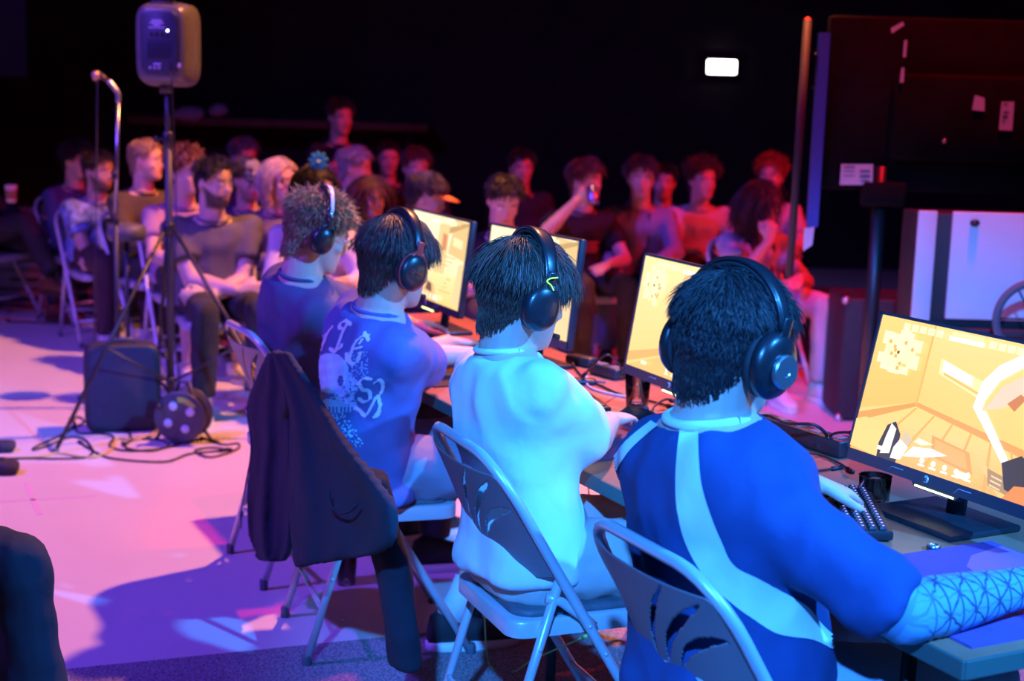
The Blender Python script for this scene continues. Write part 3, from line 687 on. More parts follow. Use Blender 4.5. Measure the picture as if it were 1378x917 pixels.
    for i in range(9):
        a = rn.random()*6.28; q = rn.random()**.6; x = cx+.08*q*math.cos(a); y = cy+.12*q*math.sin(a); S.rect(x-.008, y-.013, x+.008, y+.013, rgb(232, 180, 90))
    S.rect(cx-.004, cy-.012, cx+.010, cy+.010, rgb(120, 92, 50))
    for i in range(5): S.rect(.15+.045*i, .925, .185+.045*i, .975, rgb(255, 240, 190)); S.rect(.60+.045*i, .925, .635+.045*i, .975, rgb(255, 240, 190))
    S.rect(.40, .92, .58, .955, rgb(255, 250, 225)); S.rect(.41, .96, .57, .985, rgb(255, 236, 170))
    for i in range(5): S.rect(.40+.06*i, .035, .435+.06*i, .05, hi); S.disc(.417+.06*i, .075, .012, hi)
    S.rect(.17, .055, .22, .085, hi); S.rect(.60, .04, .66, .085, hi)
def monitor(u, v, yaw, tilt, zb, style, label):
    Wd, Hm = .575, .345; base = W(u, v); E = tag(empty('gaming_monitor', (base[0], base[1], TZ), ROWZ+R(yaw)), label, 'monitor', 'gaming monitors on the tables')
    z0 = zb-TZ; Rt = rotx(-R(tilt)); P = lambda x, y, z: Rt @ np.array([x, y, z]) + np.array([0, 0, z0])
    g = G(); g.box(P(0, .014, Hm/2), (Wd, .022, Hm), Rt, .004); sharp(g.obj('housing', PLAST, E), 40)
    g = G(); g.box(P(0, .036, Hm*.52), (Wd*.62, .032, Hm*.62), Rt, .012); g.obj('rear_shell', PLAST, E)
    g = G(); t = .007; bb = .026
    for c, sz in (((0, .0015, bb/2), (Wd, .006, bb)), ((0, .0015, Hm-t/2), (Wd, .006, t)), ((-Wd/2+t/2, .0015, Hm/2), (t, .006, Hm)), ((Wd/2-t/2, .0015, Hm/2), (t, .006, Hm))): g.box(P(*c), sz, Rt)
    g.obj('bezel', BEZ, E, False)
    S = Screen(Wd-2*t, Hm-t-bb, .002); draw_room(S, style)
    S.g.V = [np.array([P(q[0], q[1], q[2]+bb) for q in v_]) for v_ in S.g.V]
    me = S.g.me('screen'); paint(me, np.array(S.c)); link_mesh('screen', me, SCR, E, False)
    # round maker's mark, notch lines and lit strip under the bezel
    bz = BEZ
    g = G(); g.lathe([(.0085, 0), (.0085, .0012)], P(-.03, -.0015, bb*.5), Rt @ rotx(math.pi/2), 20); lg = g.obj('logo', mat('logo_silver', (.62, .62, .66), .35, .2), E)
    g = G()
    for pts in ([(-.038, .0195), (-.0335, .007)], [(-.0365, .0145), (-.033, .0145), (-.0345, .0085)], [(-.0315, .0145), (-.0275, .0015+.004)], [(-.030, .0145), (-.0268, .0145), (-.0278, .009), (-.031, .009)]): g.tube([P(a, -.0032, b+.0005) for a, b in pts], .0008, 5)
    g.obj('logo_letters', mat('logo_dark', (.04, .04, .06), .5), lg)
    g = G(); g.tube([P(-.145, -.002, .004), P(-.135, -.002, .016), P(-.10, -.002, .016)], .0011, 5); g.tube([P(.055, -.002, .004), P(.065, -.002, .016), P(.10, -.002, .016)], .0011, 5); g.obj('notch_line', mat('notch_line', (.4, .4, .5), .4), E)
    g = G(); g.loft([np.array([P(x, yy, zz) for x, yy, zz in ((-a, 0, z1), (a, 0, z1), (a, .02, z1), (-a, .02, z1))]) for a, z1 in ((.06, -.011), (.072, .001))]); g.obj('chin', PLAST, E, False)
    g = G(); g.box(P(0, -.0015, -.0065), (.112, .004, .004), Rt); g.obj('light_bar', mat('light_bar', (.8, 1, .4), .4, emit=(.80, 1.0, .35), estr=3.0), E, False)
    g = G(); g.box(P(0, .06, Hm*.38), (.07, .05, .09), Rt, .008); g.tube([(0, .065, .015), (0, .085, z0+Hm*.38)], .026, 14, flat=.5); g.obj('stand_neck', PLAST, E)
    g = G(); g.box((0, .03, .0075), (.25, .20, .015), None, .006); sharp(g.obj('stand_base', PLAST, E), 40)
    return E
monitor(-4.88, 2.085, -2.0, 7.3, .810, 1, 'bright gaming monitor in front of the curly-haired player at the table end')
monitor(-4.17, 2.11, 3.2, 6.0, .817, 2, 'bright gaming monitor in front of the player in the printed violet tee')
monitor(-3.215, 2.09, -2.2, 9, .822, 3, 'bright gaming monitor in front of the player in the white tee')
monitor(-2.275, 2.145, 1.5, 13, .795, 4, 'large bright gaming monitor showing a room, in front of the navy striped jersey')

# ------------------------------------------------------------------ players
def cloth(name, col, var=.12, bump=.5, bs=11, rough=.88): return mat(name, col, rough, 0, var, 7, bump, bs)
WHITE_TEE = cloth('white_cotton', (.74, .76, .78), .04)
VIOLET_TEE = cloth('washed_violet_cotton', (.12, .13, .36), .15)
NAVY_TEE = cloth('navy_cotton', (.018, .06, .20), .1)
DUSK_TEE = cloth('dusk_blue_cotton', (.08, .075, .16), .12)
WHITE_CL = cloth('white_stripe_cotton', (.78, .82, .82), .03)
SOCKW = cloth('white_sock', (.75, .75, .76), .05)
BLKSHOE = mat('black_canvas', (.02, .02, .025), .8); SOLEW = mat('white_rubber', (.72, .72, .74), .55)
def pmat(k): u, v, yw = PL[k]; P = W(u, v); return P, ROWZ
def Lk(k, P):
    O, yw = pmat(k); M = Matrix.Translation(Vector(O)) @ Matrix.Rotation(yw, 4, 'Z'); return to_local(M, P)
def headL(k, px, py, v): return Lk(k, atv(px, py, v))
def player(k, label, sp):
    O, yw = pmat(k); sp['vox'] = sp.get('vox', .0063); sp['vs'] = .0105; sp['bs'] = 2; sp['ss'] = 30; sp['fold'] = .008; sp['neckw'] = 1.06
    f = fz(O)
    person(label, (O[0], O[1], 0), yw, sp); return sp
h1, h2, h3, h4 = headL(1, 428, 314, 1.50), headL(2, 534, 353, 1.50), headL(3, 706, 397, 1.50), headL(4, 984, 464, 1.50)
def legs(y=.45, spread=.12, an=.47, zk=.52, dx=0): return {'R': ((spread+dx, y, zk), (spread+dx, an, .10)), 'L': ((-spread+dx, y, zk), (-spread+dx, an, .10))}
DN = (0, 0, 1)
def nb(h, dy=.035, dz=.165, dx=0): return (h[0]+dx, h[1]-dy, h[2]-dz)

# p4, nearest: navy jersey with white stripes
w4r = Lk(4, onz(1392, 787, .775)); e4r = Lk(4, onz(1216, 826, .765)); w4l = Lk(4, onz(1098, 650, .80)); t4l = Lk(4, onz(1150, 668, .76))
P4 = player(4, 'person in a navy jersey with broad white stripes, black headset with a silver disc', dict(
    hip=(h4[0]*.4, -.035, .555), neck=nb(h4, .034, .130), head=h4, look=(13, 10, 2), bw=1.16, hs=1.06, shL=(-.042, 0, -.05), shR=(-.02, -.01, -.055), slouch=-.005, abulk=1.03, belly=.02, elR=e4r,
    armR=(w4r, (.9, .5, -.12), (0, 0, 1), .25, (.35, -.55, -.75)), armL=(w4l, t4l-w4l, (0, -.1, 1), .75, (-.6, -.3, -.7)), thumbL=(1, -.4, 0), spread=.10,
    shirt=NAVY_TEE, sleeve=.97, slfit=1.05, collar=WHITE_CL, colr=.010, colz=.004, hem=.05, trousers=cloth('pale_denim', (.36, .42, .52), .15), legs=legs(.44, .15, .46), shoe=BLKSHOE, hair_col=(.030, .027, .030), skin=(.62, .43, .35),
    hair=dict(N=7500, rad=.00092, top=.046, side=.017, nape=.009, lift=.22, vol=.009, grav=.16, fringe=.5, seed=4, crown=(.01, -.06, .11), rough=.22), seed=4))
# p3: white tee
w3r = Lk(3, onz(822, 566, .79)); t3r = Lk(3, onz(872, 549, .755)); w3l = Lk(3, onz(728, 512, .785)); t3l = Lk(3, onz(765, 518, .765))
P3 = player(3, 'person in a plain white tee and black headset with a green squiggle', dict(
    hip=(h3[0]*.4, -.06, .555), neck=nb(h3, .045, .128), head=h3, look=(0, 14, 0), bw=.97, slouch=-.005,
    armR=(w3r, t3r-w3r, (0, 0, 1), .30, (.7, -.3, -.6)), armL=(w3l, t3l-w3l, (0, 0, 1), .5, (-.6, -.3, -.7)), spread=.16,
    shirt=WHITE_TEE, sleeve=.86, slfit=1.15, hem=.06, trousers=cloth('stone_shorts', (.5, .47, .44), .1), short=.92, bare=True, legs={'R': ((.14, .42, .52), (.14, .40, .11)), 'L': ((-.13, .42, .52), (-.15, .38, .11))}, shoe=BLKSHOE, sole=SOLEW, sock=SOCKW, hair_col=(.095, .055, .042),
    hair=dict(N=6000, rad=.0011, top=.080, side=.040, nape=.016, lift=.22, vol=.018, grav=.26, fringe=.5, seed=3, rough=.16), seed=3))
# p2: violet tee with print
w2r = Lk(2, onz(588, 470, .785)); t2r = Lk(2, onz(612, 472, .765))
P2 = player(2, 'person in a washed violet tee with white blackletter and skull print', dict(
    hip=(h2[0]*.35, -.05, .555), neck=nb(h2, .05, .130), head=h2, look=(8, 13, 0), bw=1.04, slouch=-.005,
    armR=(w2r, t2r-w2r, (0, 0, 1), .5, (.6, -.35, -.7)), armL=((-.20, .42, .785), (.1, 1, -.1), (0, 0, 1), .5, (-.6, -.3, -.7)), spread=.14,
    shirt=VIOLET_TEE, sleeve=.98, slfit=1.18, hem=.07, trousers=cloth('grey_shorts', (.22, .25, .34), .1), short=.95, bare=True, legs={'R': ((.17, .42, .52), (.19, .19, .11)), 'L': ((-.12, .43, .52), (-.14, .46, .11))}, shoe=BLKSHOE, sole=SOLEW, sock=SOCKW, hair_col=(.085, .05, .042),
    hair=dict(N=5600, rad=.0011, top=.070, side=.034, nape=.016, lift=.20, vol=.015, grav=.28, fringe=.5, seed=2, rough=.15), seed=2))
# p1: dusk blue tee, curly hair, glasses
P1 = player(1, 'person in a plain dusk-blue tee with curly light-brown hair and glasses', dict(
    hip=(h1[0]*.35, -.06, .555), neck=nb(h1, .055, .135), head=h1, look=(-4, 18, 0), bw=1.0, slouch=-.005,
    armR=((.24, .40, .785), (-.1, 1, -.1), (0, 0, 1), .5, (.6, -.35, -.7)), armL=((-.14, .42, .785), (.1, 1, -.1), (0, 0, 1), .5, (-.6, -.3, -.7)),
    shirt=DUSK_TEE, sleeve=.9, slfit=1.1, hem=.06, trousers=cloth('black_jeans', (.02, .02, .03), .2), legs={'R': ((.18, .43, .52), (.21, .37, .10)), 'L': ((-.12, .43, .52), (-.12, .45, .10))}, shoe=BLKSHOE, sole=SOLEW, hair_col=(.34, .21, .12),
    hair=dict(N=5400, rad=.0012, top=.050, side=.022, nape=.012, lift=.28, vol=.013, grav=.12, fringe=.5, curl=.36, seed=1), seed=1))

# ---- print and stripes that lie on the shirts
def shirt_bvh(sp):
    me = sp['_shirt'].data; v = coords(me); return BVHTree.FromPolygons(v.tolist(), [tuple(p.vertices) for p in me.polygons])
def drape_fn(sp, off=.0025):
    bv = shirt_bvh(sp); M = sp['_M']; Mi = M.inverted(); o = Mi @ Vector(CAMP)
    def f(px, py):
        d = (Mi.to_3x3() @ Vector(ray(px, py))).normalized(); h = bv.ray_cast(o, d)
        if h[0] is None: return None
        n = h[1] if h[1].dot(d) < 0 else -h[1]
        return np.array(h[0]) + np.array(n)*off
    return f
def resample(pts, n):
    P = np.array(pts, float); P = np.array(spline(P, 8)); s = np.concatenate([[0], np.cumsum(np.linalg.norm(np.diff(P, axis=0), axis=1))]); t = np.linspace(0, s[-1], n)
    return np.stack([np.interp(t, s, P[:, k]) for k in range(P.shape[1])], 1)
def stripe(sp, left, right, m, n=80, c=9):
    f = drape_fn(sp, .003); Lp, Rp = resample(left, n), resample(right, n); V = []; ok = []
    for i in range(n):
        for j in range(c+1):
            p = Lp[i]*(1-j/c)+Rp[i]*j/c; h = f(*p); ok.append(h is not None); V.append(h if h is not None else np.zeros(3))
    fc = []
    for i in range(n-1):
        for j in range(c):
            q = (i*(c+1)+j, i*(c+1)+j+1, (i+1)*(c+1)+j+1, (i+1)*(c+1)+j)
            if all(ok[k] for k in q) and max(np.linalg.norm(V[q[0]]-V[q[2]]), np.linalg.norm(V[q[1]]-V[q[3]])) < .2: fc.append(q)
    par = {}
    def find(x):
        while par.setdefault(x, x) != x: x = par[x]
        return x
    for q in fc:
        for k in q[1:]: par[find(k)] = find(q[0])
    cnt = {}
    for q in fc: r_ = find(q[0]); cnt[r_] = cnt.get(r_, 0)+1
    if fc:
        keep = max(cnt, key=cnt.get); fc = [q for q in fc if find(q[0]) == keep]; used = sorted({k for q in fc for k in q}); ren = {k: i for i, k in enumerate(used)}
        g = G(); g.add([V[k] for k in used], [tuple(ren[k] for k in q) for q in fc]); g.obj('stripe', m, sp['_shirt'])
stripe(P4, [(916, 568), (911, 638), (913, 688), (924, 731), (946, 772), (973, 801), (1008, 829), (1039, 850), (1063, 857), (1094, 862), (1133, 881)],
       [(940, 570), (943, 638), (953.5, 681), (971, 727), (988.6, 760.5), (1023.6, 780), (1059, 799.5), (1086, 817), (1101.5, 836.5), (1121, 856), (1144, 870)], WHITE_CL)
stripe(P4, [(813, 668), (815, 645), (823, 622), (844, 594), (876, 568)], [(822, 668), (825, 648), (834, 628), (853, 602), (886, 574)], WHITE_CL, 50, 5)
def print_art():
    K = 3.527; ox, oy = 300, 380
    letters = [[(478, 195), (452, 212), (440, 245), (462, 268), (455, 296), (432, 306)], [(522, 212), (498, 245), (480, 290), (462, 330), (452, 368)], [(470, 262), (500, 240)], [(414, 350), (432, 338), (456, 352)],
        [(606, 200), (586, 186), (564, 194), (556, 214), (572, 222)], [(592, 196), (572, 236), (556, 280), (540, 322)], [(514, 318), (534, 330), (560, 312), (568, 296)],
        [(692, 252), (664, 256), (632, 284), (612, 330), (604, 372), (622, 388), (646, 366), (654, 334)], [(676, 246), (690, 272)], [(620, 318), (660, 308)], [(590, 342), (588, 372)], [(650, 290), (664, 270)],
        [(704, 458), (672, 456), (650, 476), (662, 506), (694, 516), (700, 548), (672, 566), (648, 552)], [(716, 480), (742, 462), (760, 484), (748, 526), (722, 546)], [(738, 540), (744, 590), (718, 640)], [(724, 548), (700, 600), (676, 632), (650, 606), (634, 598)], [(714, 640), (736, 632), (742, 606)]]
    segs = []
    for l in letters:
        sp_ = spline([np.array(p, float) for p in l], 6)
        for a, b in zip(sp_[:-1], sp_[1:]): segs.append((a, b))
    A = np.array([s_[0] for s_ in segs]); B = np.array([s_[1] for s_ in segs]); D = B-A; ang = np.arctan2(D[:, 1], D[:, 0]); wd = 2.2+7.5*np.abs(np.sin(ang-R(-35)))
    LL = (D**2).sum(1)+1e-9; rn = np.random.default_rng(5)
    def tone(x, y):
        q = np.array([(x-ox)*K, (y-oy)*K]); t = np.clip(((q-A)*D).sum(1)/LL, 0, 1); dd = np.linalg.norm(q-A-D*t[:, None], axis=1)
        if (dd < wd).any(): return (.82, .70, .78)
        X, Y = q; n = mnoise.noise(Vector((X/28, Y/28, 1.7))); n2 = mnoise.noise(Vector((X/9, Y/9, 4.2)))
        L1, L2, Dk = (.52, .72, .86), (.34, .54, .78), None
        cr = ((X-512)/(88))**2+((Y-432)/96)**2
        fc = ((X-580)/62)**2+((Y-500)/78)**2; jw = ((X-560)/85)**2+((Y-580)/42)**2
        if ((X-562)/13)**2+((Y-468)/26)**2 < 1 or ((X-596)/9)**2+((Y-536)/7)**2 < 1: return None
        if cr < 1: return tuple(np.array(L1)*(1+.25*n)) if cr < .86+n*.3 or Y < 420 else L2
        if fc < 1+n*.6: return L2 if n2 < .12 else (L1 if n2 < .3 else None)
        if jw < 1+n*.4:
            if abs(Y-556-.10*(X-560)) < 3: return None
            return None if int(X/9) % 2 == 0 and Y > 590 else L2
        if 590 < X < 690 and 330 < Y < 450 and n2 > .16: return L2
        if 510 < Y < 780 and abs(X-(500+(Y-540)*.62)) < 34 and Y > 590 and n2 > .22: return L1
        return None
    return tone
def put_print(sp, x0, y0, x1, y1, step=1.2):
    f = drape_fn(sp, .0022); tone = print_art(); nx, ny = int((x1-x0)/step), int((y1-y0)/step); V = {}; vs_, fc, cl = [], [], []
    def vid(i, j):
        if (i, j) not in V:
            h = f(x0+i*step, y0+j*step)
            V[(i, j)] = None if h is None else len(vs_)
            if h is not None: vs_.append(h)
        return V[(i, j)]
    me_c = {}
    for j in range(ny):
        for i in range(nx):
            c = tone(x0+(i+.5)*step, y0+(j+.5)*step)
            if c is None: continue
            q = [vid(i, j), vid(i+1, j), vid(i+1, j+1), vid(i, j+1)]
            if None in q: continue
            if max(np.linalg.norm(vs_[q[0]]-vs_[q[2]]), np.linalg.norm(vs_[q[1]]-vs_[q[3]])) > .04: continue
            fc.append(tuple(q))
            for k in q: me_c[k] = c
    if not fc: return
    g = G(); g.add(vs_, fc); me = g.me('shirt_print'); paint(me, np.array([me_c.get(k, (.5, .6, .8)) for k in range(len(vs_))]))
    link_mesh('shirt_print', me, attr_mat('print_ink', .8), sp['_shirt'])
put_print(P2, 412, 424, 520, 606)

# ---- patterned compression sleeve on p4's right forearm
def sleeve_mat():
    m = bpy.data.materials.new('patterned_sleeve'); m.use_nodes = True; nt = m.node_tree; b = nt.nodes['Principled BSDF']; b.inputs['Roughness'].default_value = .7
    uv = nt.nodes.new('ShaderNodeUVMap'); sp_ = nt.nodes.new('ShaderNodeSeparateXYZ'); nt.links.new(uv.outputs['UV'], sp_.inputs[0])
    def M(op, a, b_=None, c=None):
        n = nt.nodes.new('ShaderNodeMath'); n.operation = op
        for i, x in enumerate((a, b_, c)):
            if x is None: continue
            if isinstance(x, (int, float)): n.inputs[i].default_value = x
            else: nt.links.new(x, n.inputs[i])
        return n.outputs[0]
    U, V = sp_.outputs[0], sp_.outputs[1]     # U along the arm in cm/10, V around 0..1
    def line(expr, wd): fr = M('FRACT', expr); d = M('ABSOLUTE', M('SUBTRACT', fr, .5)); return M('GREATER_THAN', d, .5-wd)
    u7, v9 = M('MULTIPLY', U, 3.4), M('MULTIPLY', V, 10.0)
    nz = nt.nodes.new('ShaderNodeTexNoise'); nz.inputs['Scale'].default_value = 6; nt.links.new(uv.outputs['UV'], nz.inputs['Vector'])
    v9 = M('ADD', v9, M('MULTIPLY', nz.outputs['Fac'], .7))
    l1 = line(u7, .075); l2 = line(M('ADD', M('MULTIPLY', u7, .5), M('MULTIPLY', v9, .5)), .05); l3 = line(M('SUBTRACT', M('MULTIPLY', u7, .5), M('MULTIPLY', v9, .5)), .05); l4 = line(v9, .05)
    mx = M('MAXIMUM', M('MAXIMUM', l1, l2), M('MAXIMUM', l3, M('MULTIPLY', l4, .5)))
    fade = nt.nodes.new('ShaderNodeMapRange'); fade.inputs['From Min'].default_value = .35; fade.inputs['From Max'].default_value = 1.1; nt.links.new(U, fade.inputs['Value'])
    fac = M('MULTIPLY', mx, fade.outputs['Result'])
    mix = nt.nodes.new('ShaderNodeMixRGB'); mix.inputs[1].default_value = (.16, .34, .55, 1); mix.inputs[2].default_value = (.05, .06, .12, 1); nt.links.new(fac, mix.inputs[0]); nt.links.new(mix.outputs[0], b.inputs['Base Color'])
    return m
def arm_sleeve(sp):
    e, w_ = sp['_EL']['R'], sp['_WR']['R']; s_ = sp['_SH']['R']; bl = 1.12
    path = [e+(s_-e)*.22, e+(s_-e)*.10, e, e*.9+w_*.1, e*.75+w_*.25, e*.5+w_*.5, e*.25+w_*.75, w_*.96+e*.04]; rad = [.050*bl, .0475*bl, .0465*bl, .0455*bl, .0465*bl, .041*bl, .034*bl, .0305*bl]
    path = [np.array(p) for p in path]; n = 40; k = 6; P, Rr = [], []
    for i in range(len(path)-1):
        for j in range(k): t = j/k; P.append(path[i]*(1-t)+path[i+1]*t); Rr.append(rad[i]*(1-t)+rad[i+1]*t)
    P.append(path[-1]); Rr.append(rad[-1])
    Rr = [r+.0016*math.sin(i*2.1)*(1 if 6 < i < 22 else 0) for i, r in enumerate(Rr)]
    g = G(); g.tube(P, Rr, n, caps=False); me = g.me('arm_sleeve'); uvl = me.uv_layers.new(name='UVMap')
    s = np.concatenate([[0], np.cumsum(np.linalg.norm(np.diff(np.array(P), axis=0), axis=1))])*10
    for p in me.polygons:
        js = [v % n for v in p.vertices]; wrap = max(js)-min(js) > 2
        for li, v in zip(p.loop_indices, p.vertices):
            j = v % n; vv = (j if not (wrap and j == 0) else n)/n; uvl.data[li].uv = (s[v//n], vv)
    link_mesh('arm_sleeve', me, sleeve_mat(), sp['_E'])
arm_sleeve(P4)

# ------------------------------------------------------------------ headsets
HBLK = mat('headset_black', (.018, .018, .022), .32, 0, .2, 40, coat=.3); HPAD = mat('headset_pad', (.02, .02, .024), .7, 0, .2, 50, .2, 200); HSIL = mat('brushed_silver', (.60, .62, .66), .28, .9); HRED = mat('headset_red', (.45, .03, .03), .4); HWHT = mat('headset_white', (.72, .70, .74), .5); GRN = mat('green_glow', (.2, 1, .1), .5, emit=(.30, 1.0, .12), estr=1.6)
def headset(label, sp, accent=None, cup=(.043, .052), band=.036, disc=False, mic=None, squiggle=False, stripe_band=False, logo=False, topz=.118, yband=-.004, hs=1.0):
    E = tag(head_empty('gaming_headset', sp), label, 'headset', 'headsets worn by the players')
    def bandrings(off, w_, th, t0=-1.45, t1=1.45, n=31):
        rs = []
        for t in np.linspace(t0, t1, n):
            ct, st = math.cos(t), math.sin(t); c = np.array([(.097+off)*st, yband-.012*ct, .030+(topz+off)*ct]); rd = nrm([st*1.1, 0, ct])
            ww = w_*(.62+.38*ct**2); rs.append(sring(c*hs, np.array([0, 1.0, 0]), rd, ww/2*hs, th/2*hs, 10, 3))
        return rs
    g = G(); g.loft(bandrings(.012, band, .010)); hb = g.obj('headband', HBLK, E)
    g = G(); g.loft(bandrings(.004, band*.82, .010, -1.0, 1.0)); g.obj('headband_pad', HPAD, E)
    if stripe_band:
        g = G(); g.loft(bandrings(.0185, band*.42, .003, -1.2, 1.2)); g.obj('band_stripe', HWHT, hb)
    for sx in (-1, 1):
        g = G(); g.box(np.array([sx*.109, yband, .040])*hs, np.array([.010, .020, .05])*hs, roty(sx*.06), .004)
        g.tube([np.array([sx*.108, yband, .045])*hs, np.array([sx*.109, yband+.02, .02])*hs, np.array([sx*.104, yband+.028, -.015])*hs], .005, 8); g.tube([np.array([sx*.108, yband, .045])*hs, np.array([sx*.109, yband-.022, .02])*hs, np.array([sx*.104, yband-.030, -.015])*hs], .005, 8)
        g.obj('yoke', accent if (accent and not squiggle) else HBLK, E)
        Rc = roty(sx*math.pi/2) @ np.eye(3); c = np.array([sx*.074, yband-.004, -.016])*hs
        ry, rz = cup
        # lathe axis = +x*sx ; local x -> -z , local y -> y
        prof = lambda L: [(r, z) for r, z in L]
        g = G(); g.lathe([(.62, 0), (.92, .004), (1.0, .012), (.96, .019), (.80, .021)], c, Rc, 28, sx=rz*hs, sy=ry*hs); cu = g.obj('ear_cushion', HPAD, E)
        c2 = c + np.array([sx*.017, 0, 0])*hs
        g = G(); g.lathe([(.85, 0), (1.0, .005), (1.0, .013), (.93, .022), (.75, .029), (.40, .032), (.05, .033)], c2, Rc, 30, sx=rz*hs, sy=ry*hs); cp = g.obj('ear_cup', HBLK, E)
        if accent and not squiggle:
            g = G(); an = np.linspace(0, 2*math.pi, 33); g.tube([c2 + np.array([sx*.0155, math.cos(t)*ry*1.0, math.sin(t)*rz*1.0])*hs for t in an], .0022*hs, 6, caps=False); g.obj('accent_ring', accent, cp)
        if disc:
            c3 = c2 + np.array([sx*.031, .004, -.006])*hs
            g = G(); g.lathe([(.028, 0), (.028, .006), (.026, .0085), (.008, .0085), (.007, .007), (.002, .0072)], c3, Rc, 32, sx=hs, sy=hs); sharp(g.obj('disc_plate', HSIL, cp), 30)
        if logo:
            g = G(); q = c2 + np.array([sx*.0335, 0, 0])*hs
            for pts in ([(-.018, .006), (-.004, .0), (.010, .001)], [(-.012, -.007), (.0, 0), (.014, .007)], [(.003, .001), (.018, -.004)]): g.tube([q + np.array([0, a*-sx, b]) for a, b in pts], .0011, 5)
            g.obj('logo', HRED, cp)
        if squiggle and sx == 1:
            q = c2 + np.array([.030, 0, .056])*hs
            g = G(); g.tube(spline([q + np.array([0, a, b]) for a, b in ((.012, .016), (-.006, .010), (-.012, .002), (.0, -.004), (.010, -.014))], 6), .0014, 6); g.obj('light_strip', GRN, cp)
    if mic:
        sx = mic; g = G(); p = [np.array([sx*.104, .01, -.045]), np.array([sx*.10, .06, -.075]), np.array([sx*.07, .105, -.088]), np.array([sx*.035, .122, -.080])]; g.tube(spline(p, 6), .0032, 8); bo = g.obj('mic_boom', HBLK, E); g = G(); g.tube([p[-1]+np.array([sx*.012, -.002, 0]), p[-1]-np.array([sx*.012, -.004, 0])], .0075, 10); g.obj('mic_foam', HPAD, bo)
    return E
headset('black over-ear headset with a silver disc on each cup', P4, cup=(.050, .056), disc=True, band=.042, topz=.099, hs=1.08)
headset('black headset with a green squiggle above the right cup', P3, cup=(.044, .052), squiggle=True, accent=GRN, mic=-1, topz=.104, hs=1.04, band=.046)
headset('black headset with red rings and a small red logo', P2, accent=HRED, logo=True, mic=-1, topz=.100, cup=(.042, .050), hs=1.04)
headset('black headset with a pale stripe along the headband', P1, stripe_band=True, topz=.103, cup=(.036, .044), band=.040, hs=1.02)
# p1's wire glasses, p2's ear stud
GE = tag(head_empty('glasses', P1), 'thin wire glasses on the curly-haired player', 'glasses'); wire = mat('gold_wire', (.7, .6, .4), .3, .9)
for sx in (-1, 1):
    g = G(); g.tube([np.array([sx*.033+.024*math.cos(t), .103, -.002+.019*math.sin(t)]) for t in np.linspace(0, 2*math.pi, 25)], .0012, 6, caps=False); fr = g.obj('rim', wire, GE)
    g = G(); g.lathe([(.0228, 0), (.0228, .0006)], (sx*.033, .1028, -.002), rotx(math.pi/2), 24, sx=1, sy=.8); g.obj('lens', mat('lens_glass', (.95, .96, .97), .02, trans=1.0), GE)
    g = G(); g.tube([(sx*.057, .102, .004), (sx*.076, .06, .006), (sx*.080, -.005, .004)], .0013, 6); g.obj('temple', wire, GE)
g = G(); g.tube([(-.010, .104, .002), (0, .107, .005), (.010, .104, .002)], .0012, 6); g.obj('bridge', wire, GE)
SE = head_empty('ear_stud', P2); tag(SE, 'round pale ear stud on the player in the printed tee', 'earring'); g = G(); g.ell((-.083, -.018, -.040), (.006, .006, .006), None, 10, 8); g.obj('stone', mat('pearl', (.85, .85, .9), .2), SE); g = G(); g.tube([(-.070, -.016, -.038), (-.083, -.018, -.040)], .0015, 6); g.obj('post', HSIL, SE)

# ------------------------------------------------------------------ jacket over p2's chair back
JM = cloth('jacket_fleece', (.016, .016, .030), .15, .4, 14, .95)
JE = tag(empty('jacket', W(-3.95, 1.22, 0)), 'dark zip jacket hung over a folding chair back, one sleeve trailing down', 'jacket')
jo = np.array(JE.location)
def jsheet(rows, vfun, fold, th=.012, seed=0, n=44, c=26):
    """rows: (left px, right px) down the panel; vfun gives the distance of the panel plane"""
    Lr = resample([r[0] for r in rows], n); Rr = resample([r[1] for r in rows], n); V = []
    for i in range(n):
        for j in range(c+1):
            t = j/c; p = Lr[i]*(1-t)+Rr[i]*t; s_ = i/(n-1); v = vfun(s_, t) + fold*(math.sin(t*9+seed)*.6+math.sin(t*17+s_*3+seed*2)*.3)*(.25+.75*s_) + .3*fold*mnoise.noise(Vector((s_*5, t*4, seed)))
            V.append(atv(p[0], p[1], v)-jo)
    V = np.array(V); g = G(); T = V + (RF*th); m = (c+1)*n; f = []
    for i in range(n-1):
        for j in range(c):
            q = i*(c+1)+j; f.append((q, q+1, q+c+2, q+c+1)); f.append((m+q, m+q+c+1, m+q+c+2, m+q+1))
    for i in range(n-1):
        a = i*(c+1); f.append((a, a+c+1, m+a+c+1, m+a)); a += c; f.append((a, m+a, m+a+c+1, a+c+1))
    for j in range(c): f.append((j, m+j, m+j+1, j+1)); a = (n-1)*(c+1)+j; f.append((a, a+1, m+a+1, m+a))
    g.add(np.concatenate([V, T]), f); return g
gA = jsheet([((358, 474), (372, 470)), ((342, 510), (388, 520)), ((330, 548), (388, 560)), ((337, 600), (388, 620)), ((331, 650), (388, 680)), ((331, 715), (387, 722)), ((340, 750), (383, 745)), ((352, 757), (376, 757))], lambda s, t: 1.215, .026, .022, 1)
gB = jsheet([((360, 472), (384, 474)), ((372, 500), (420, 530)), ((386, 545), (452, 582)), ((388, 600), (492, 632)), ((386, 650), (522, 672)), ((388, 705), (528, 715)), ((392, 745), (520, 738)), ((395, 766), (502, 748))], lambda s, t: 1.185-.02*s, .022, .024, 3)
gB.V += [v for v in gA.V]; gB.F += [tuple(i+gB.n for i in q) for q in gA.F]; gB.M += gA.M; gB.n += gA.n
me = fuse(gB, .0095, 8); JB = link_mesh('jacket_body', me, JM, JE)
slp = [(498, 640), (512, 690), (526, 745), (532, 800), (540, 850), (546, 893)]; slw = [.055, .062, .064, .060, .056, .050]
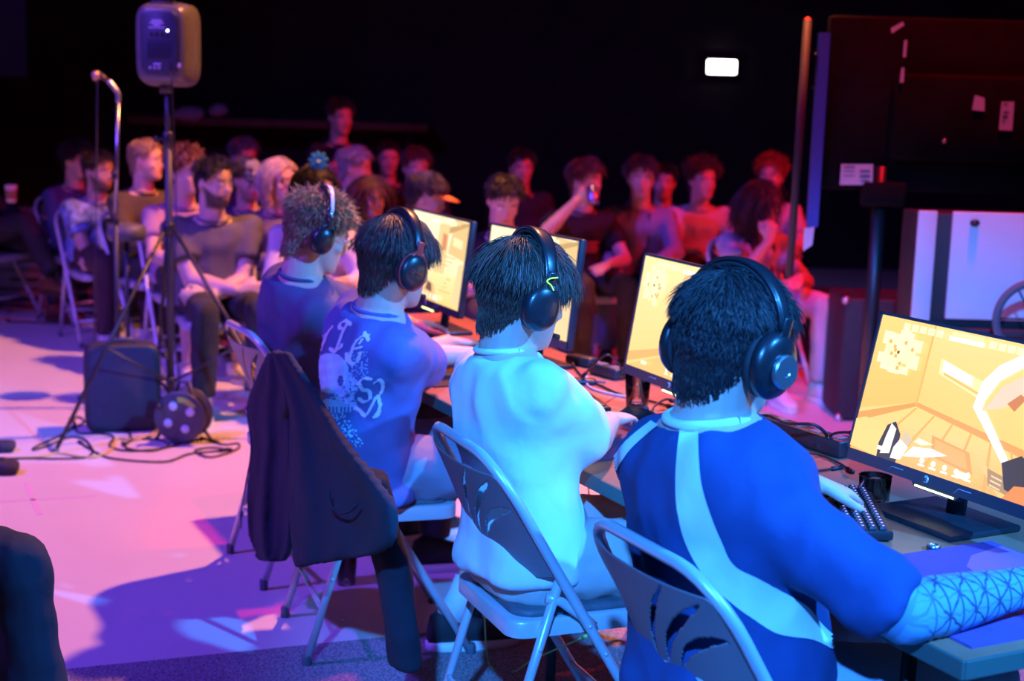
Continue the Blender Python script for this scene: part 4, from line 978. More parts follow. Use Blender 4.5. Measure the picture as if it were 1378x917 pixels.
P_ = [atv(px, py, 1.22+.015*i)-jo for i, (px, py) in enumerate(slp)]; P_ = resample(P_, 22); w_ = np.interp(np.linspace(0, 1, 22), np.linspace(0, 1, 6), slw)
g = G(); g.loft([sring(p, RX*1.0, RF*1.0, w, w*.55, 18, 2.4) for p, w in zip(P_, w_)]); me = fuse(g, .009, 3); folds(me, .010, (10, 10, 4), 8); link_mesh('sleeve', me, JM, JE)
P_ = [atv(px, py, 1.20)-jo for px, py in ((372, 476), (384, 500), (388, 535), (386, 560))]
g = G(); g.loft([sring(p, RX, nrm(RF+np.array([0, 0, .5])), .03, .012, 12, 2.2) for p in P_]); g.obj('collar', JM, JE)
zp = [atv(px, py, 1.195)-jo for px, py in ((331, 548), (338, 602), (331, 650), (324, 690))]
g = G(); g.tube(spline(zp, 6), .003, 6); zo = g.obj('zip', mat('zip_metal', (.25, .25, .3), .35, .8), JE)
g = G(); g.tube([zp[-1], zp[-1]-np.array([0, 0, .012])], .006, 8); g.tube([zp[-1]-np.array([0, 0, .012]), zp[-1]-np.array([0, 0, .05])], .003, 8); g.obj('zip_pull', MATS['zip_metal'], zo)

g = G(); g.tube(spline([atv(px, py, 1.150)-jo for px, py in ((443, 660), (445, 680), (456, 690), (470, 689), (482, 678))], 5), .0035, 6); g.obj('pocket_trim', JM, JE)

# ------------------------------------------------------------------ audience
def arms(pose, zc, hy=0.0):
    zs = zc-.30
    if pose == 'crossed': return dict(armR=((-.07, .235, zs-.215), (-1, .05, .1), (0, 1, .2), .4, (.8, -.2, -.8)), armL=((.07, .215, zs-.245), (1, .1, .05), (0, 1, .2), .4, (-.8, -.2, -.8)))
    if pose == 'knees': return dict(armR=((.13, .36, .63), (0, .9, -.4), (0, .3, 1), .4, (.8, -.4, -.5)), armL=((-.13, .36, .63), (0, .9, -.4), (0, .3, 1), .4, (-.8, -.4, -.5)))
    if pose == 'chin': return dict(armR=((.085, .20, zc-.185), (-.3, -.25, 1), (.4, 1, .2), 1.0, (.5, .5, -.9)), armL=((-.05, .30, .66), (.7, .6, -.2), (0, .3, 1), .5, (-.8, -.2, -.6)))
    if pose == 'drink': return dict(armR=((.13, .23, zc-.10), (-.85, -.1, .3), (.3, 1, .2), .8, (.8, .1, -.8)), armL=((-.05, .30, .64), (.7, .6, -.2), (0, .3, 1), .5, (-.8, -.2, -.6)))
    if pose == 'raise': return dict(armR=((.16, .30, zc-.05), (-.1, .1, 1), (.2, 1, .2), .9, (.8, .1, -.8)), armL=((-.05, .30, .64), (.7, .6, -.2), (0, .3, 1), .5, (-.8, -.2, -.6)))
    if pose == 'hang': return dict(armR=((.25, .06, zs-.52), (0, .1, -1), (1, 0, 0), .4, (.5, -.8, 0)), armL=((-.25, .06, zs-.52), (0, .1, -1), (-1, 0, 0), .4, (-.5, -.8, 0)))
    return dict(armR=((.05, .30, .64), (-.7, .6, -.2), (0, .3, 1), .5, (.8, -.2, -.6)), armL=((-.05, .29, .65), (.7, .6, -.2), (0, .3, 1), .5, (-.8, -.2, -.6)))
def hs_(kind, seed):
    b = dict(N=680, rad=.0028, seed=seed)
    b.update({'short': dict(top=.040, side=.016, nape=.010, lift=.4, vol=.012), 'buzz': dict(top=.014, side=.008, nape=.006, lift=.5, vol=.005), 'mop': dict(top=.065, side=.035, nape=.018, lift=.35, vol=.018, grav=.2, fringe=.7),
              'curly': dict(top=.06, side=.03, nape=.015, lift=.5, vol=.024, curl=.5, grav=.05), 'long': dict(top=.24, side=.26, nape=.24, lift=.10, vol=.012, grav=.45, hl='long', fringe=-.2, N=1100), 'bob': dict(top=.15, side=.15, nape=.12, lift=.15, vol=.014, grav=.4, hl='long', fringe=-.1, N=1000)}[kind]); return b
JEANS = cloth('dark_trousers', (.03, .03, .04), .2); DJEAN = cloth('blue_jeans', (.06, .08, .16), .2); BSH = mat('brown_leather', (.16, .06, .03), .4, 0, .2, 10); WSH = mat('white_leather', (.70, .68, .66), .5); DSH = mat('dark_suede', (.05, .045, .05), .8)
AUD = {}
def aud(key, px, py, d, phi, look, pose, label, shirt, sleeve=.62, trousers=JEANS, hair='short', hcol=(.05, .03, .02), beard=0, stand=False, shoe_m=DSH, chair=True, hy=-.02, **kw):
    Hw = atd(px, py, d); th = math.pi + R(phi); zc = Hw[2]
    if stand:
        s = zc/1.62; hl = np.array([0, .02, zc]); sp = dict(hip=(0, 0, .93*s), neck=(0, -.01, zc-.185), head=hl, legs={'R': ((.10, .02, .50*s), (.11, 0, .10)), 'L': ((-.10, .02, .50*s), (-.11, 0, .10))}, stand=True)
    else:
        hl = np.array([0, hy, zc]); sp = dict(hip=(0, -.09, .545), neck=(0, hy-.035, zc-.185), head=hl, legs={'R': ((.13, .43, .52), (.14, .44, .10)), 'L': ((-.13, .43, .52), (-.14, .42, .10))})
    sp.update(arms(pose, zc)); sp.update(look=look, shirt=shirt, sleeve=sleeve, trousers=trousers, shoe=shoe_m, hair=hs_(hair, len(AUD)+20) if hair else None, hair_col=hcol, beard=beard, vox=.0106, vs=.0155, bs=1, ss=2, seed=len(AUD), hem=.05)
    sp.update(kw)
    loc = Hw - rotz(th) @ hl; loc[2] = 0
    person(label, tuple(loc), th, sp, 'people watching in the dark hall'); AUD[key] = sp
    if chair and not stand: place_chair(loc, th, 'folding chair under the ' + ' '.join(label.split(',')[0].split()[:11]), 'folding chairs of the watching crowd')
    return sp
C_ = cloth
BLK = C_('black_cotton', (.018, .018, .022), .2); 
aud('coat', 104, 216, 9.7, 50, (15, 5, 0), 'lap', 'person in a blue hooded top behind the patterned tee', C_('blue_hoodie', (.05, .06, .20), .2), 2.0, hcol=(.01, .01, .012), hair='mop')
aud('pattern', 133, 231, 9.0, 35, (25, 2, 0), 'crossed', 'bearded person in a blue patterned tee with crossed arms', mat('patterned_cotton', (.16, .22, .48), .85, 0, .85, 22), .6, C_('maroon_trousers', (.06, .03, .035), .2), 'short', (.03, .02, .015), .85, shoe_m=WSH, footR=(.1, 1, 0), skin=(.55, .35, .27))
aud('blond', 197, 216, 8.7, 45, (35, 0, 0), 'lap', 'person with cropped fair hair and an olive shirt, looking sideways', C_('olive_cotton', (.07, .06, .035), .2), 2.0, hair='buzz', hcol=(.40, .26, .15), skin=(.72, .46, .36), beard=.25)
aud('mauve', 250, 233, 8.1, 30, (25, 0, 0), 'knees', 'person with curly auburn hair and a mauve tee behind the speaker pole', C_('mauve_cotton', (.34, .22, .34), .12), .62, hair='curly', hcol=(.22, .08, .06), shoe_m=WSH, bare=True, short=.9)
aud('beard', 288, 246, 7.3, 22, (35, 4, 0), 'crossed', 'dark-bearded person in a grey tee with crossed arms', C_('grey_cotton', (.11, .105, .12), .15), .62, hair='short', hcol=(.02, .015, .012), beard=.9, bw=1.12, abulk=1.2, belly=.03, sock=SOCKW, footR=(.3, 1, 0))
aud('back1', 328, 212, 9.9, 20, (20, 5, 0), 'lap', 'person with short hair behind the cap wearer', C_('dark_blue_knit', (.03, .03, .08), .2), 2.0, hair='short', hcol=(.12, .11, .14))
aud('cap', 334, 243, 8.8, 20, (20, 5, 0), 'lap', 'person in a pale-fronted cap and dark blue jacket', C_('dark_jacket', (.05, .035, .10), .3), 2.0, hair='short', hcol=(.03, .02, .02), beard=.4)
aud('fair', 376, 243, 8.3, 20, (30, 2, 0), 'lap', 'person with chin-length pale hair, glasses and a grey jumper', C_('grey_jumper', (.13, .12, .15), .15), 2.0, hair='bob', hcol=(.52, .42, .40), skin=(.68, .46, .38))
aud('flower', 424, 256, 7.35, 15, (35, 10, 0), 'lap', 'person in a white top with a blue flower in dark hair', C_('white_blouse', (.66, .60, .64), .05), 1.6, C_('pale_pink_skirt', (.55, .42, .50), .1), hair='bob', hcol=(.02, .015, .02))
aud('stander', 458, 158, 10.4, 25, (10, 5, 0), 'hang', 'person standing in dark clothes behind the seated rows', BLK, 2.0, hair='short', stand=True, hcol=(.03, .02, .02))
aud('grey', 478, 226, 9.1, 50, (35, 5, 0), 'lap', 'grey-haired person in dark clothes looking away sideways', C_('charcoal_shirt', (.03, .03, .035), .2), 2.0, hair='short', hcol=(.42, .38, .40), skin=(.66, .42, .36))
aud('spec', 446, 228, 9.7, 15, (25, 5, 0), 'lap', 'person in dark glasses behind the grey-haired watcher', BLK, 2.0, hair='short', hcol=(.02, .02, .02), skin=(.55, .32, .30))
aud('woman', 497, 266, 8.35, 20, (30, 8, 0), 'lap', 'person with long dark-red hair and black top', BLK, 2.0, hair='long', hcol=(.05, .012, .02))
aud('back2', 522, 214, 10.7, 5, (10, 5, 0), 'hang', 'person with a shaved head far behind the long-haired watcher', BLK, 2.0, hair='buzz', hcol=(.02, .01, .01), stand=True)
aud('back3', 560, 226, 9.5, 10, (10, 8, 0), 'lap', 'person with reddish hair behind the orange-brimmed cap', BLK, 2.0, hair='short', hcol=(.12, .03, .03))
aud('orange', 574, 266, 7.65, 55, (35, 14, 0), 'knees', 'person in a dark cap with an orange brim, facing sideways', C_('navy_sweater', (.03, .03, .07), .2), 2.0, hair='short', hcol=(.03, .02, .02))
aud('smile', 678, 270, 7.4, 5, (10, 28, 0), 'lap', 'person with short dark hair smiling down, in black', BLK, .62, hair='short', hcol=(.02, .014, .012), skin=(.64, .42, .34), bw=1.05)
aud('back4', 702, 226, 10.2, 0, (10, 5, 0), 'hang', 'person barely lit at the back behind the smiling watcher', BLK, 2.0, hair='short', hcol=(.03, .02, .02), stand=True)
aud('drinker', 788, 243, 8.6, 15, (35, 0, 0), 'drink', 'person with reddish hair in a printed black tee, drinking', BLK, .62, hair='mop', hcol=(.12, .05, .03))
aud('denim', 863, 240, 8.9, -8, (5, 4, 0), 'knees', 'person in a light denim shirt over dark waistcoat and jeans', C_('light_denim', (.26, .27, .38), .15), 1.9, DJEAN, hair='mop', hcol=(.06, .03, .03))
aud('phone', 893, 246, 10.1, 0, (-5, 0, 0), 'raise', 'person holding up a phone behind the denim shirt', BLK, 2.0, hair='short', hcol=(.02, .01, .01))
aud('white', 945, 243, 9.5, 5, (20, 2, 0), 'lap', 'person with tousled hair in a white tee', C_('bright_white_tee', (.62, .60, .64), .05), .7, hair='curly', hcol=(.10, .04, .03), skin=(.62, .40, .34))
aud('redlit_curl', 1037, 238, 10.0, -10, (-10, 2, 0), 'lap', 'person with curly red hair in a white tee at the row end', C_('pale_tee', (.58, .5, .52), .05), .7, hair='curly', hcol=(.35, .06, .03), skin=(.66, .42, .36))  # red light on the curls is put into the hair colour
aud('chin', 1024, 273, 8.0, 25, (35, 4, 0), 'chin', 'person with long dark hair, chin on hand, in a black waistcoat', C_('patterned_white', (.42, .42, .46), .5), .5, C_('cream_trousers', (.52, .46, .48), .1), hair='long', hcol=(.05, .02, .02), shoe_m=WSH)
# waistcoats, prints, spectacles, caps, cups that belong to them
def vest(sp, m, name='waistcoat'):
    Hp, N = np.array(sp['hip']), np.array(sp['neck']); g = G(); C0 = (Hp+N)/2+np.array([0, -.04, .02])
    for sx in (-1, 1):
        rs = []
        for t in np.linspace(.05, .93, 9):
            c = (1-t)**2*Hp+2*t*(1-t)*C0+t*t*N; hw = np.interp(t, [0, .35, .72, .93], [.19, .168, .15, .10]); hd = np.interp(t, [0, .35, .72, .93], [.140, .130, .132, .105])
            th = np.linspace(R(12+20*t), R(75), 7); o = np.stack([sx*np.sin(th)*hw+c[0], np.cos(th)*hd+c[1], np.full(7, c[2])], 1); i = np.stack([sx*np.sin(th)*(hw-.02)+c[0], np.cos(th)*(hd-.02)+c[1], np.full(7, c[2])], 1)
            rs.append(np.concatenate([o, i[::-1]]))
        g.loft(rs)
    g.obj(name, m, sp['_E'])
vest(AUD['chin'], BLK); vest(AUD['denim'], C_('grey_waistcoat', (.10, .08, .08), .2))
def chest_print(sp, m):
    g = G(); N = np.array(sp['neck']); c = N+np.array([0, .135, -.17])
    for i in range(4): g.box(c+np.array([.0, 0, -.018*i]), (.12-.02*(i % 2), .012, .011))
    g.obj('chest_print', m, sp['_shirt'])
chest_print(AUD['drinker'], mat('red_print', (.35, .10, .06), .8))
def cap(sp, label, m, mb, front=None):
    E = tag(head_empty('baseball_cap', sp), label, 'cap'); rs = []
    for t in np.linspace(0, 1, 9):
        a = t*math.pi/2; rs.append(sring((0, -.006, .040+.098*math.sin(a)), (1, 0, 0), (0, 1, 0), .092*max(math.cos(a), .04), .112*max(math.cos(a), .04), 24, 2.1))
    g = G(); g.loft(rs); cr = g.obj('crown', m, E)
    if front:
        g = G(); rs = []
        for t in np.linspace(.05, .75, 7):
            a = t*math.pi/2; th = np.linspace(R(-50), R(50), 9); rs.append(np.stack([np.sin(th)*.0935*math.cos(a), -.006+np.cos(th)*.1135*math.cos(a), np.full(9, .041+.099*math.sin(a))], 1))
        f = [(i*9+j, i*9+j+1, i*9+j+10, i*9+j+9) for i in range(6) for j in range(8)]; g.add(np.concatenate(rs), f); g.obj('front_panel', front, cr)
    V = []; n = 13
    for k, (dy, dz) in enumerate(((0, 0), (.035, -.004), (.065, -.012), (.078, -.018))):
        for th in np.linspace(R(-62), R(62), n): V.append((math.sin(th)*(.090-.012*k*.3), .100*math.cos(th)-.004+dy*max(.0, math.cos(th))**.5, .042+dz-.012*abs(math.sin(th))**2))
    g = G(); f = [(i*n+j, i*n+j+1, i*n+n+j+1, i*n+n+j) for i in range(3) for j in range(n-1)]; g.add(V, f); o = g.obj('brim', mb, E); s_ = o.modifiers.new('t', 'SOLIDIFY'); s_.thickness = .004
    g = G(); g.ell((0, -.006, .139), (.007, .007, .005), None, 8, 6); g.obj('button', m, E)
cap(AUD['cap'], 'dark cap with a pale front panel', C_('cap_navy', (.04, .05, .14), .1), C_('cap_navy_brim', (.03, .04, .12), .1), C_('cap_pale', (.26, .27, .36), .05))
cap(AUD['orange'], 'dark baseball cap with an orange brim', C_('cap_dark', (.03, .03, .09), .1), C_('cap_orange', (.62, .22, .06), .1))
for key, lab in (('fair', 'dark-framed spectacles on the pale-haired watcher'), ('spec', 'dark-framed spectacles on the watcher at the back')):
    E = tag(head_empty('spectacles', AUD[key]), lab, 'glasses'); m = mat('spectacle_frame', (.03, .02, .02), .4)
    for sx in (-1, 1):
        g = G(); g.tube([np.array([sx*.033+.025*math.cos(t), .104, .0+.019*math.sin(t)]) for t in np.linspace(0, 2*math.pi, 21)], .0024, 6, caps=False); g.obj('rim', m, E); g = G(); g.tube([(sx*.058, .102, .006), (sx*.082, -.005, .004)], .002, 6); g.obj('temple', m, E)
    g = G(); g.tube([(-.010, .105, .003), (.010, .105, .003)], .002, 6); g.obj('bridge', m, E)
FE = tag(head_empty('flower_clip', AUD['flower']), 'bright blue flower clip in dark hair', 'hair clip'); pm = mat('blue_petal', (.02, .32, .62), .6)
c = np.array([-.035, .045, .150]) if False else np.array([.03, .03, .155])
fw = AUD['flower']['_Rh'].T @ (rotz(-(math.pi+R(15))) @ nrm(-np.array(ray(409, 243)))); ax = nrm(np.cross(fw, [0, 0, 1])); ay = np.cross(ax, fw)
for i in range(9):
    t = 2*math.pi*i/9; p = c + (ax*math.cos(t)+ay*math.sin(t))*.030; q = nrm(ax*math.cos(t)+ay*math.sin(t)); Rm = np.stack([q, np.cross(fw, q), fw], 1); g = G(); g.ell(p, (.022, .012, .005), Rm, 10, 6); g.obj('petal', pm, FE)
g = G(); g.ell(c+fw*.004, (.012, .012, .008), None, 10, 6); g.obj('flower_centre', mat('petal_centre', (.3, .6, .7), .6), FE)
# the can of the drinker, the raised phone, the seated pair at the edges
def held(name, key, k, off, label, cat):
    sp = AUD[key]; p = sp['_WR'][k] + np.array(off); o = empty(name); o.matrix_world = sp['_M'] @ Matrix.Translation(Vector(p)); return tag(o, label, cat)
E = held('drink_can', 'drinker', 'R', (-.085, .03, .035), 'shiny can at the mouth of the watcher drinking', 'can'); g = G(); g.lathe([(.024, -.06), (.031, -.052), (.031, .045), (.025, .058), (.022, .058), (.021, .055)], (0, 0, 0), rotx(.6), 18); g.obj('can_body', mat('can_metal', (.35, .35, .6), .25, .8), E); g = G(); g.ell((0, -.032, .049), (.008, .006, .002), rotx(.6), 8, 5); g.obj('ring_pull', HSIL, E)
E = held('phone', 'phone', 'R', (-.01, .035, .135), 'phone held upright above the heads', 'phone'); g = G(); g.box((0, 0, 0), (.072, .009, .15), None, .004); g.obj('phone_body', mat('phone_case', (.20, .10, .12), .4), E); g = G(); g.box((.0, -.0055, 0), (.064, .002, .14)); g.obj('phone_glass', mat('phone_glass', (.01, .01, .012), .1), E, False); g = G(); g.box((.018, .006, .05), (.025, .004, .03), None, .002); g.obj('phone_lens', HSIL, E)
# watcher at the hall's edge with crossed leg and paper cup
kw = dict(legs={'R': ((.06, .40, .68), (.08, .60, .33)), 'L': ((-.12, .43, .52), (-.13, .46, .10))}, footR=(0, 1, 0), sole=mat('dark_sole', (.06, .03, .02), .6))
sp = aud('edge', -26, 218, 9.7, 68, (5, 0, 0), 'lap', 'person in a dark suit with crossed legs and brown shoes', C_('dark_suit', (.02, .02, .035), .2), 1.95, C_('dark_suit', (.02, .02, .035)), hair='short', shoe_m=BSH, **kw)
for o in list(sp['_E'].children):
    if o.name.startswith('shoe'):
        n = np.array([v.co[:] for v in o.data.vertices]).mean(0)
        if n[0] > 0: o.location.z = .21
cw = atd(15, 261, 9.45); E = tag(empty('coffee_cup', cw-np.array([0, 0, .055])), 'takeaway coffee cup with white lid held at the hall edge', 'cup')
g = G(); g.lathe([(.030, 0), (.034, .045), (.037, .10)], n=18); g.obj('paper_cup', mat('white_paper_cup', (.75, .70, .7), .6), E); g = G(); g.lathe([(.0325, .022), (.0345, .025), (.0375, .078), (.036, .08)], n=18); g.obj('cardboard_sleeve', mat('cardboard', (.30, .16, .09), .8), E); g = G(); g.lathe([(.040, .098), (.040, .106), (.034, .112), (.02, .113)], n=18); g.obj('lid', mat('white_lid', (.8, .78, .8), .5), E)
# knee and leg of someone seated close by on the open floor
K = onz(-82, 800, .54); th = math.pi+R(72); kl = np.array([.13, .45, .54]); loc = K - rotz(th) @ kl; loc[2] = 0
spk = dict(hip=(0, -.09, .545), neck=(0, -.05, .96), head=np.array([0, -.02, 1.15]), legs={'R': ((.13, .45, .53), (.13, .45, .10)), 'L': ((-.13, .45, .53), (-.16, .47, .10))}, look=(0, 5, 0), shirt=C_('dark_hoodie', (.03, .03, .05), .2), sleeve=2.0, trousers=C_('loose_navy_trousers', (.012, .014, .03), .25), cuff=.075, shoe=DSH, hair=hs_('short', 91), hair_col=(.03, .02, .02), vox=.010, vs=.010, hem=.05); spk.update(arms('lap', 1.15))
person('person in loose navy trousers seated alone on the open floor, knee showing', tuple(loc), th, spk); place_chair(loc, th, 'folding chair under the lone sitter in loose navy trousers', 'folding chairs of the watching crowd', fz(loc))


# ------------------------------------------------------------------ things on the tables
BLACKP = mat('black_plastic', (.02, .02, .025), .4, 0, .2, 40); CAB = mat('cable_black', (.012, .012, .016), .5)
# keyboard under p4's left hand
ku, kv, ka = -2.365, 2.005, 31.7; kp = W(ku, kv, TZ); KE = tag(empty('keyboard', kp, ROWZ-R(ka)), 'compact black keyboard with pink-lit keys under a hand', 'keyboard')
g = G(); g.box((0, 0, .012), (.335, .118, .022), rotx(R(3)), .006); sharp(g.obj('case', BLACKP, KE), 40)
KM = mat('keycap', (.025, .022, .035), .45); KL = mat('key_legend', (.8, .5, .8), .5, emit=(.85, .35, .75), estr=.5)
g = G(); g.loft([sring((0, 0, z), (1, 0, 0), (0, 1, 0), w_, w_, 12, 6) for z, w_ in ((0, .0085), (.003, .0083), (.0075, .0066), (.008, .006))]); kme = g.me('keycap'); kme.materials.append(KM); kme.polygons.foreach_set('use_smooth', np.zeros(len(kme.polygons), dtype=bool))
g = G(); g.box((0, .001, .0083), (.0042, .0042, .0008)); lme = g.me('legend'); lme.materials.append(KL)
for r in range(5):
    for c in range(16):
        if r == 0 and 4 <= c <= 9: continue
        o = bpy.data.objects.new('keycap', kme); COL.objects.link(o); o.parent = KE; y = -.044+.0205*r; o.location = (-.1545+.0206*c, y, .0225+y*.052)
        l = bpy.data.objects.new('legend', lme); COL.objects.link(l); l.parent = o
o = bpy.data.objects.new('keycap', kme); COL.objects.link(o); o.parent = KE; o.location = (-.0206*.5, -.044, .0225-.0023); o.scale = (6.6, 1, 1)
def pad(pts, label, name='mouse_mat', z=TZ, cols=None, th=.004):
    P = np.array([onz(px, py, z) if not isinstance(px, str) else None for px, py in pts]) if not isinstance(pts, np.ndarray) else pts
    o0 = P.mean(0); E = tag(empty(name, o0), label, 'mouse mat'); g = G(); n = len(P); V = np.concatenate([P-o0, P-o0+np.array([0, 0, th])]); g.add(V, [tuple(range(n-1, -1, -1)), tuple(n+i for i in range(n))]+[(i, (i+1) % n, n+(i+1) % n, n+i) for i in range(n)]); return E, g, o0
def uvrect(u0, u1, v0, v1, z=TZ+.0005): return np.array([W(u0, v0, z), W(u1, v0, z), W(u1, v1, z), W(u0, v1, z)])
PURP = mat('mat_purple', (.16, .07, .32), .8, 0, .08, 20); PINK = mat('mat_pink', (.55, .14, .42), .8); DKP = mat('mat_dark', (.025, .02, .04), .8, 0, .1, 20)
E, g, o0 = pad(uvrect(-2.12, -1.69, 1.70, 2.16), 'purple and pink mouse mat beside the compact keyboard'); mo_ = g.obj('mat_base', PURP, E, False)
g = G(); q = [W(u, v, TZ+.0052)-o0 for u, v in ((-2.085, 2.155), (-2.06, 2.05), (-2.01, 1.99), (-1.94, 1.97), (-1.90, 1.90), (-1.80, 1.88), (-1.695, 1.93), (-1.695, 2.155))]; g.add(q, [tuple(range(8))]); g.obj('pink_area', PINK, E, False)
g = G(); g.add([W(-1.86+.10*math.cos(t), 2.06+.055*math.sin(t), TZ+.0058)-o0 for t in np.linspace(0, 2*math.pi, 20, endpoint=False)], [tuple(range(20))]); g.obj('purple_patch', PURP, E, False)
E, g, o0 = pad(uvrect(-3.42, -2.98, 1.70, 2.02), 'dark purple mouse mat under the hand beside the cup'); g.obj('mat_base', mat('mat_plum', (.07, .035, .10), .8, 0, .1, 20), E, False)
E, g, o0 = pad(uvrect(-4.35, -3.92, 1.70, 2.02), 'black mouse mat in front of the printed violet tee'); g.obj('mat_base', DKP, E, False)
def mouse(P, yaw, label):
    E = tag(empty('computer_mouse', P, yaw), label, 'mouse'); g = G(); g.loft([sring((0, y, h*.5), (1, 0, 0), (0, 0, 1), w_, h*.5, 14, 2.5) for y, w_, h in ((-.060, .012, .014), (-.050, .026, .026), (-.02, .031, .038), (.02, .029, .034), (.05, .027, .022), (.060, .018, .012))]); g.obj('shell', BLACKP, E); g = G(); g.lathe([(.008, -.003), (.009, 0), (.008, .003)], (0, .035, .027), roty(math.pi/2), 12); g.obj('scroll_wheel', RUB, E)
mouse(onz(856, 566, TZ+.006), ROWZ+R(10), 'black mouse under the hand of the white-tee player'); mouse(W(-1.80, 2.0, TZ+.006), ROWZ-R(20), 'black mouse at the end of the patterned arm sleeve'); mouse(W(-4.20, 1.96, TZ+.006), ROWZ, 'black mouse in front of the printed violet tee')
def kbd(u, v, a, label):
    E = tag(empty('keyboard', W(u, v, TZ), ROWZ+R(a)), label, 'keyboard', 'keyboards of the players behind'); g = G(); g.box((0, 0, .010), (.33, .12, .018), rotx(R(3)), .005); g.obj('case', BLACKP, E)
    for r in range(5):
        g = G(); g.box((0, -.044+.0205*r, .0225), (.31, .0165, .007), rotx(R(3)), .003); g.obj('key_row', KM, E)
kbd(-3.60, 2.0, -12, 'black keyboard beside the plum mouse mat'); kbd(-4.58, 1.93, -8, 'black keyboard in front of the printed violet tee'); kbd(-5.05, 1.92, 0, 'black keyboard at the far table end')
# clear plastic cup of water, glasses
GL = mat('clear_plastic', (.96, .96, .98), .03, trans=1.0); WAT = mat('water', (.95, .97, 1), .0, trans=1.0)
def tumbler(P, label, h=.10, r0=.028, r1=.036, lvl=.045, name='water_cup'):
    E = tag(empty(name, P), label, 'cup'); g = G(); g.lathe([(r0*.2, .002), (r0, 0), (r1, h), (r1-.0018, h), (r0-.0018, .005), (r0*.2, .005)], n=24); g.obj('cup_wall', GL, E)
    g = G(); g.tube([(r1*math.cos(t), r1*math.sin(t), h) for t in np.linspace(0, 2*math.pi, 25)], .0016, 6, caps=False); g.obj('rim', GL, E)
    g = G(); g.lathe([(r0-.003, .007), (r0-.003+(r1-r0)*lvl/h, lvl)], n=24); g.obj('water', WAT, E)
tumbler(onz(857, 549, TZ), 'clear plastic cup of water below a bright monitor', .105, .032, .038, .05)
tumbler(onz(1176, 672, TZ), 'short faceted glass beside the compact keyboard', .055, .034, .036, .02, 'faceted_glass')
tumbler(onz(466, 786, 0), 'clear glass standing on the floor behind a chair', .12, .030, .036, .05, 'drinking_glass')
g = G(); g.lathe([(.013, 0), (.013, .011), (.009, .011), (.009, 0), (.013, 0)], n=20); RE = tag(empty('metal_ring', onz(1256, 740, TZ)), 'small chunky metal ring lying on the table', 'ring'); g.obj('band', HSIL, RE); g = G(); g.tube([(.0135*math.cos(t), .0135*math.sin(t), .0055) for t in np.linspace(0, 2*math.pi, 21)], .0012, 6, caps=False); g.obj('groove', mat('ring_dark', (.1, .1, .12), .4, .8), RE)
g = G(); g.ell((0, 0, .006), (.010, .010, .006), None, 12, 8); RE = tag(empty('glass_bead', onz(462, 836, 0)), 'small clear glass bead on the floor', 'bead'); g.obj('bead', GL, RE)
# loose papers and boxes behind the monitors
def slab(name, pts, th, m, label, cat):
    P = np.array(pts); o0 = P.mean(0); E = tag(empty(name, o0), label, cat); n = len(P); g = G(); g.add(np.concatenate([P-o0, P-o0+np.array([0, 0, th])]), [tuple(range(n-1, -1, -1)), tuple(n+i for i in range(n))]+[(i, (i+1) % n, n+(i+1) % n, n+i) for i in range(n)]); return g.obj('sheet', m, E, False)
slab('paper_sheet', [onz(766, 478, TZ+.001), onz(800, 482, TZ+.001), onz(818, 496, TZ+.001), onz(775, 490, TZ+.001)], .0015, mat('paper', (.75, .75, .78), .8), 'white paper sheet lying by the monitor foot', 'paper')
def strip(px0, px1, label, w_=.055, h=.045):
    a, b = onz(*px0, TZ), onz(*px1, TZ); d = b-a; L = np.linalg.norm(d); yaw = math.atan2(d[1], d[0]); E = tag(empty('power_strip', (a+b)/2, yaw), label, 'power strip'); g = G(); g.box((0, 0, h/2), (L, w_, h), None, .006); g.obj('strip_body', BLACKP, E); n = max(2, int(L/.07))
    for i in range(n): g = G(); g.box((-L/2+L*(i+.5)/n, 0, h+.001), (.036, .036, .003), None, .002); g.obj('socket', RUB, E)
strip((1012, 575), (1140, 617), 'long black power strip along the rear table edge'); strip((800, 502), (836, 512), 'black power strip behind the bright monitors', .05, .035)
def adapter(px, py, label, sz=(.11, .05, .032), yaw=0): 
    E = tag(empty('power_adapter', onz(px, py, TZ), ROWZ+R(yaw)), label, 'adapter'); g = G(); g.box((0, 0, sz[2]/2), sz, None, .008); g.obj('brick', BLACKP, E); g = G(); g.tube([(sz[0]/2, 0, sz[2]/2), (sz[0]/2+.03, 0, sz[2]/2)], .004, 8); g.obj('strain_relief', RUB, E)
adapter(783, 492, 'black power adapter behind the monitor foot', yaw=20); adapter(780, 517, 'flat black box lying on the table among cables', (.10, .04, .018), 60); adapter(1118, 607, 'grey cable plug block beside the large monitor', (.09, .03, .025), 80)
def cable(pts, label, m=CAB, r=.0035, name='cable', cat='cable', group=None):
    P = [np.asarray(p, float) for p in pts]; o0 = P[0].copy(); E = tag(empty(name, o0), label, cat, group); g = G(); g.tube([p-o0 for p in spline(P, 8)], r, 7); g.obj('cord', m, E)
    for q, s_ in ((0, 1), (-1, -1)):
        d = nrm(P[q+s_]-P[q]); g = G(); g.tube([P[q]-o0-d*.012, P[q]-o0+d*.02], r*1.9, 8); g.obj('plug', m, E)
def tz(l, z=TZ+.005): return [onz(px, py, z) for px, py in l]
cable([onz(786, 505, TZ+.03), onz(800, 490, TZ+.09), onz(818, 478, TZ+.13), onz(833, 490, TZ+.09), onz(838, 505, TZ+.05)], 'black cable arching up between two monitors')
cable(tz([(770, 490), (785, 508), (810, 520), (840, 533), (875, 540), (905, 548)]), 'black cable running past the water cup')
cable(tz([(788, 508), (792, 520), (812, 528), (842, 534), (858, 536)]), 'pale cable curving past the water cup', mat('cable_pale', (.55, .5, .55), .5))
cable(tz([(640, 520), (655, 510), (668, 500)]), 'pale cable end behind the white-tee player', MATS['cable_pale'])
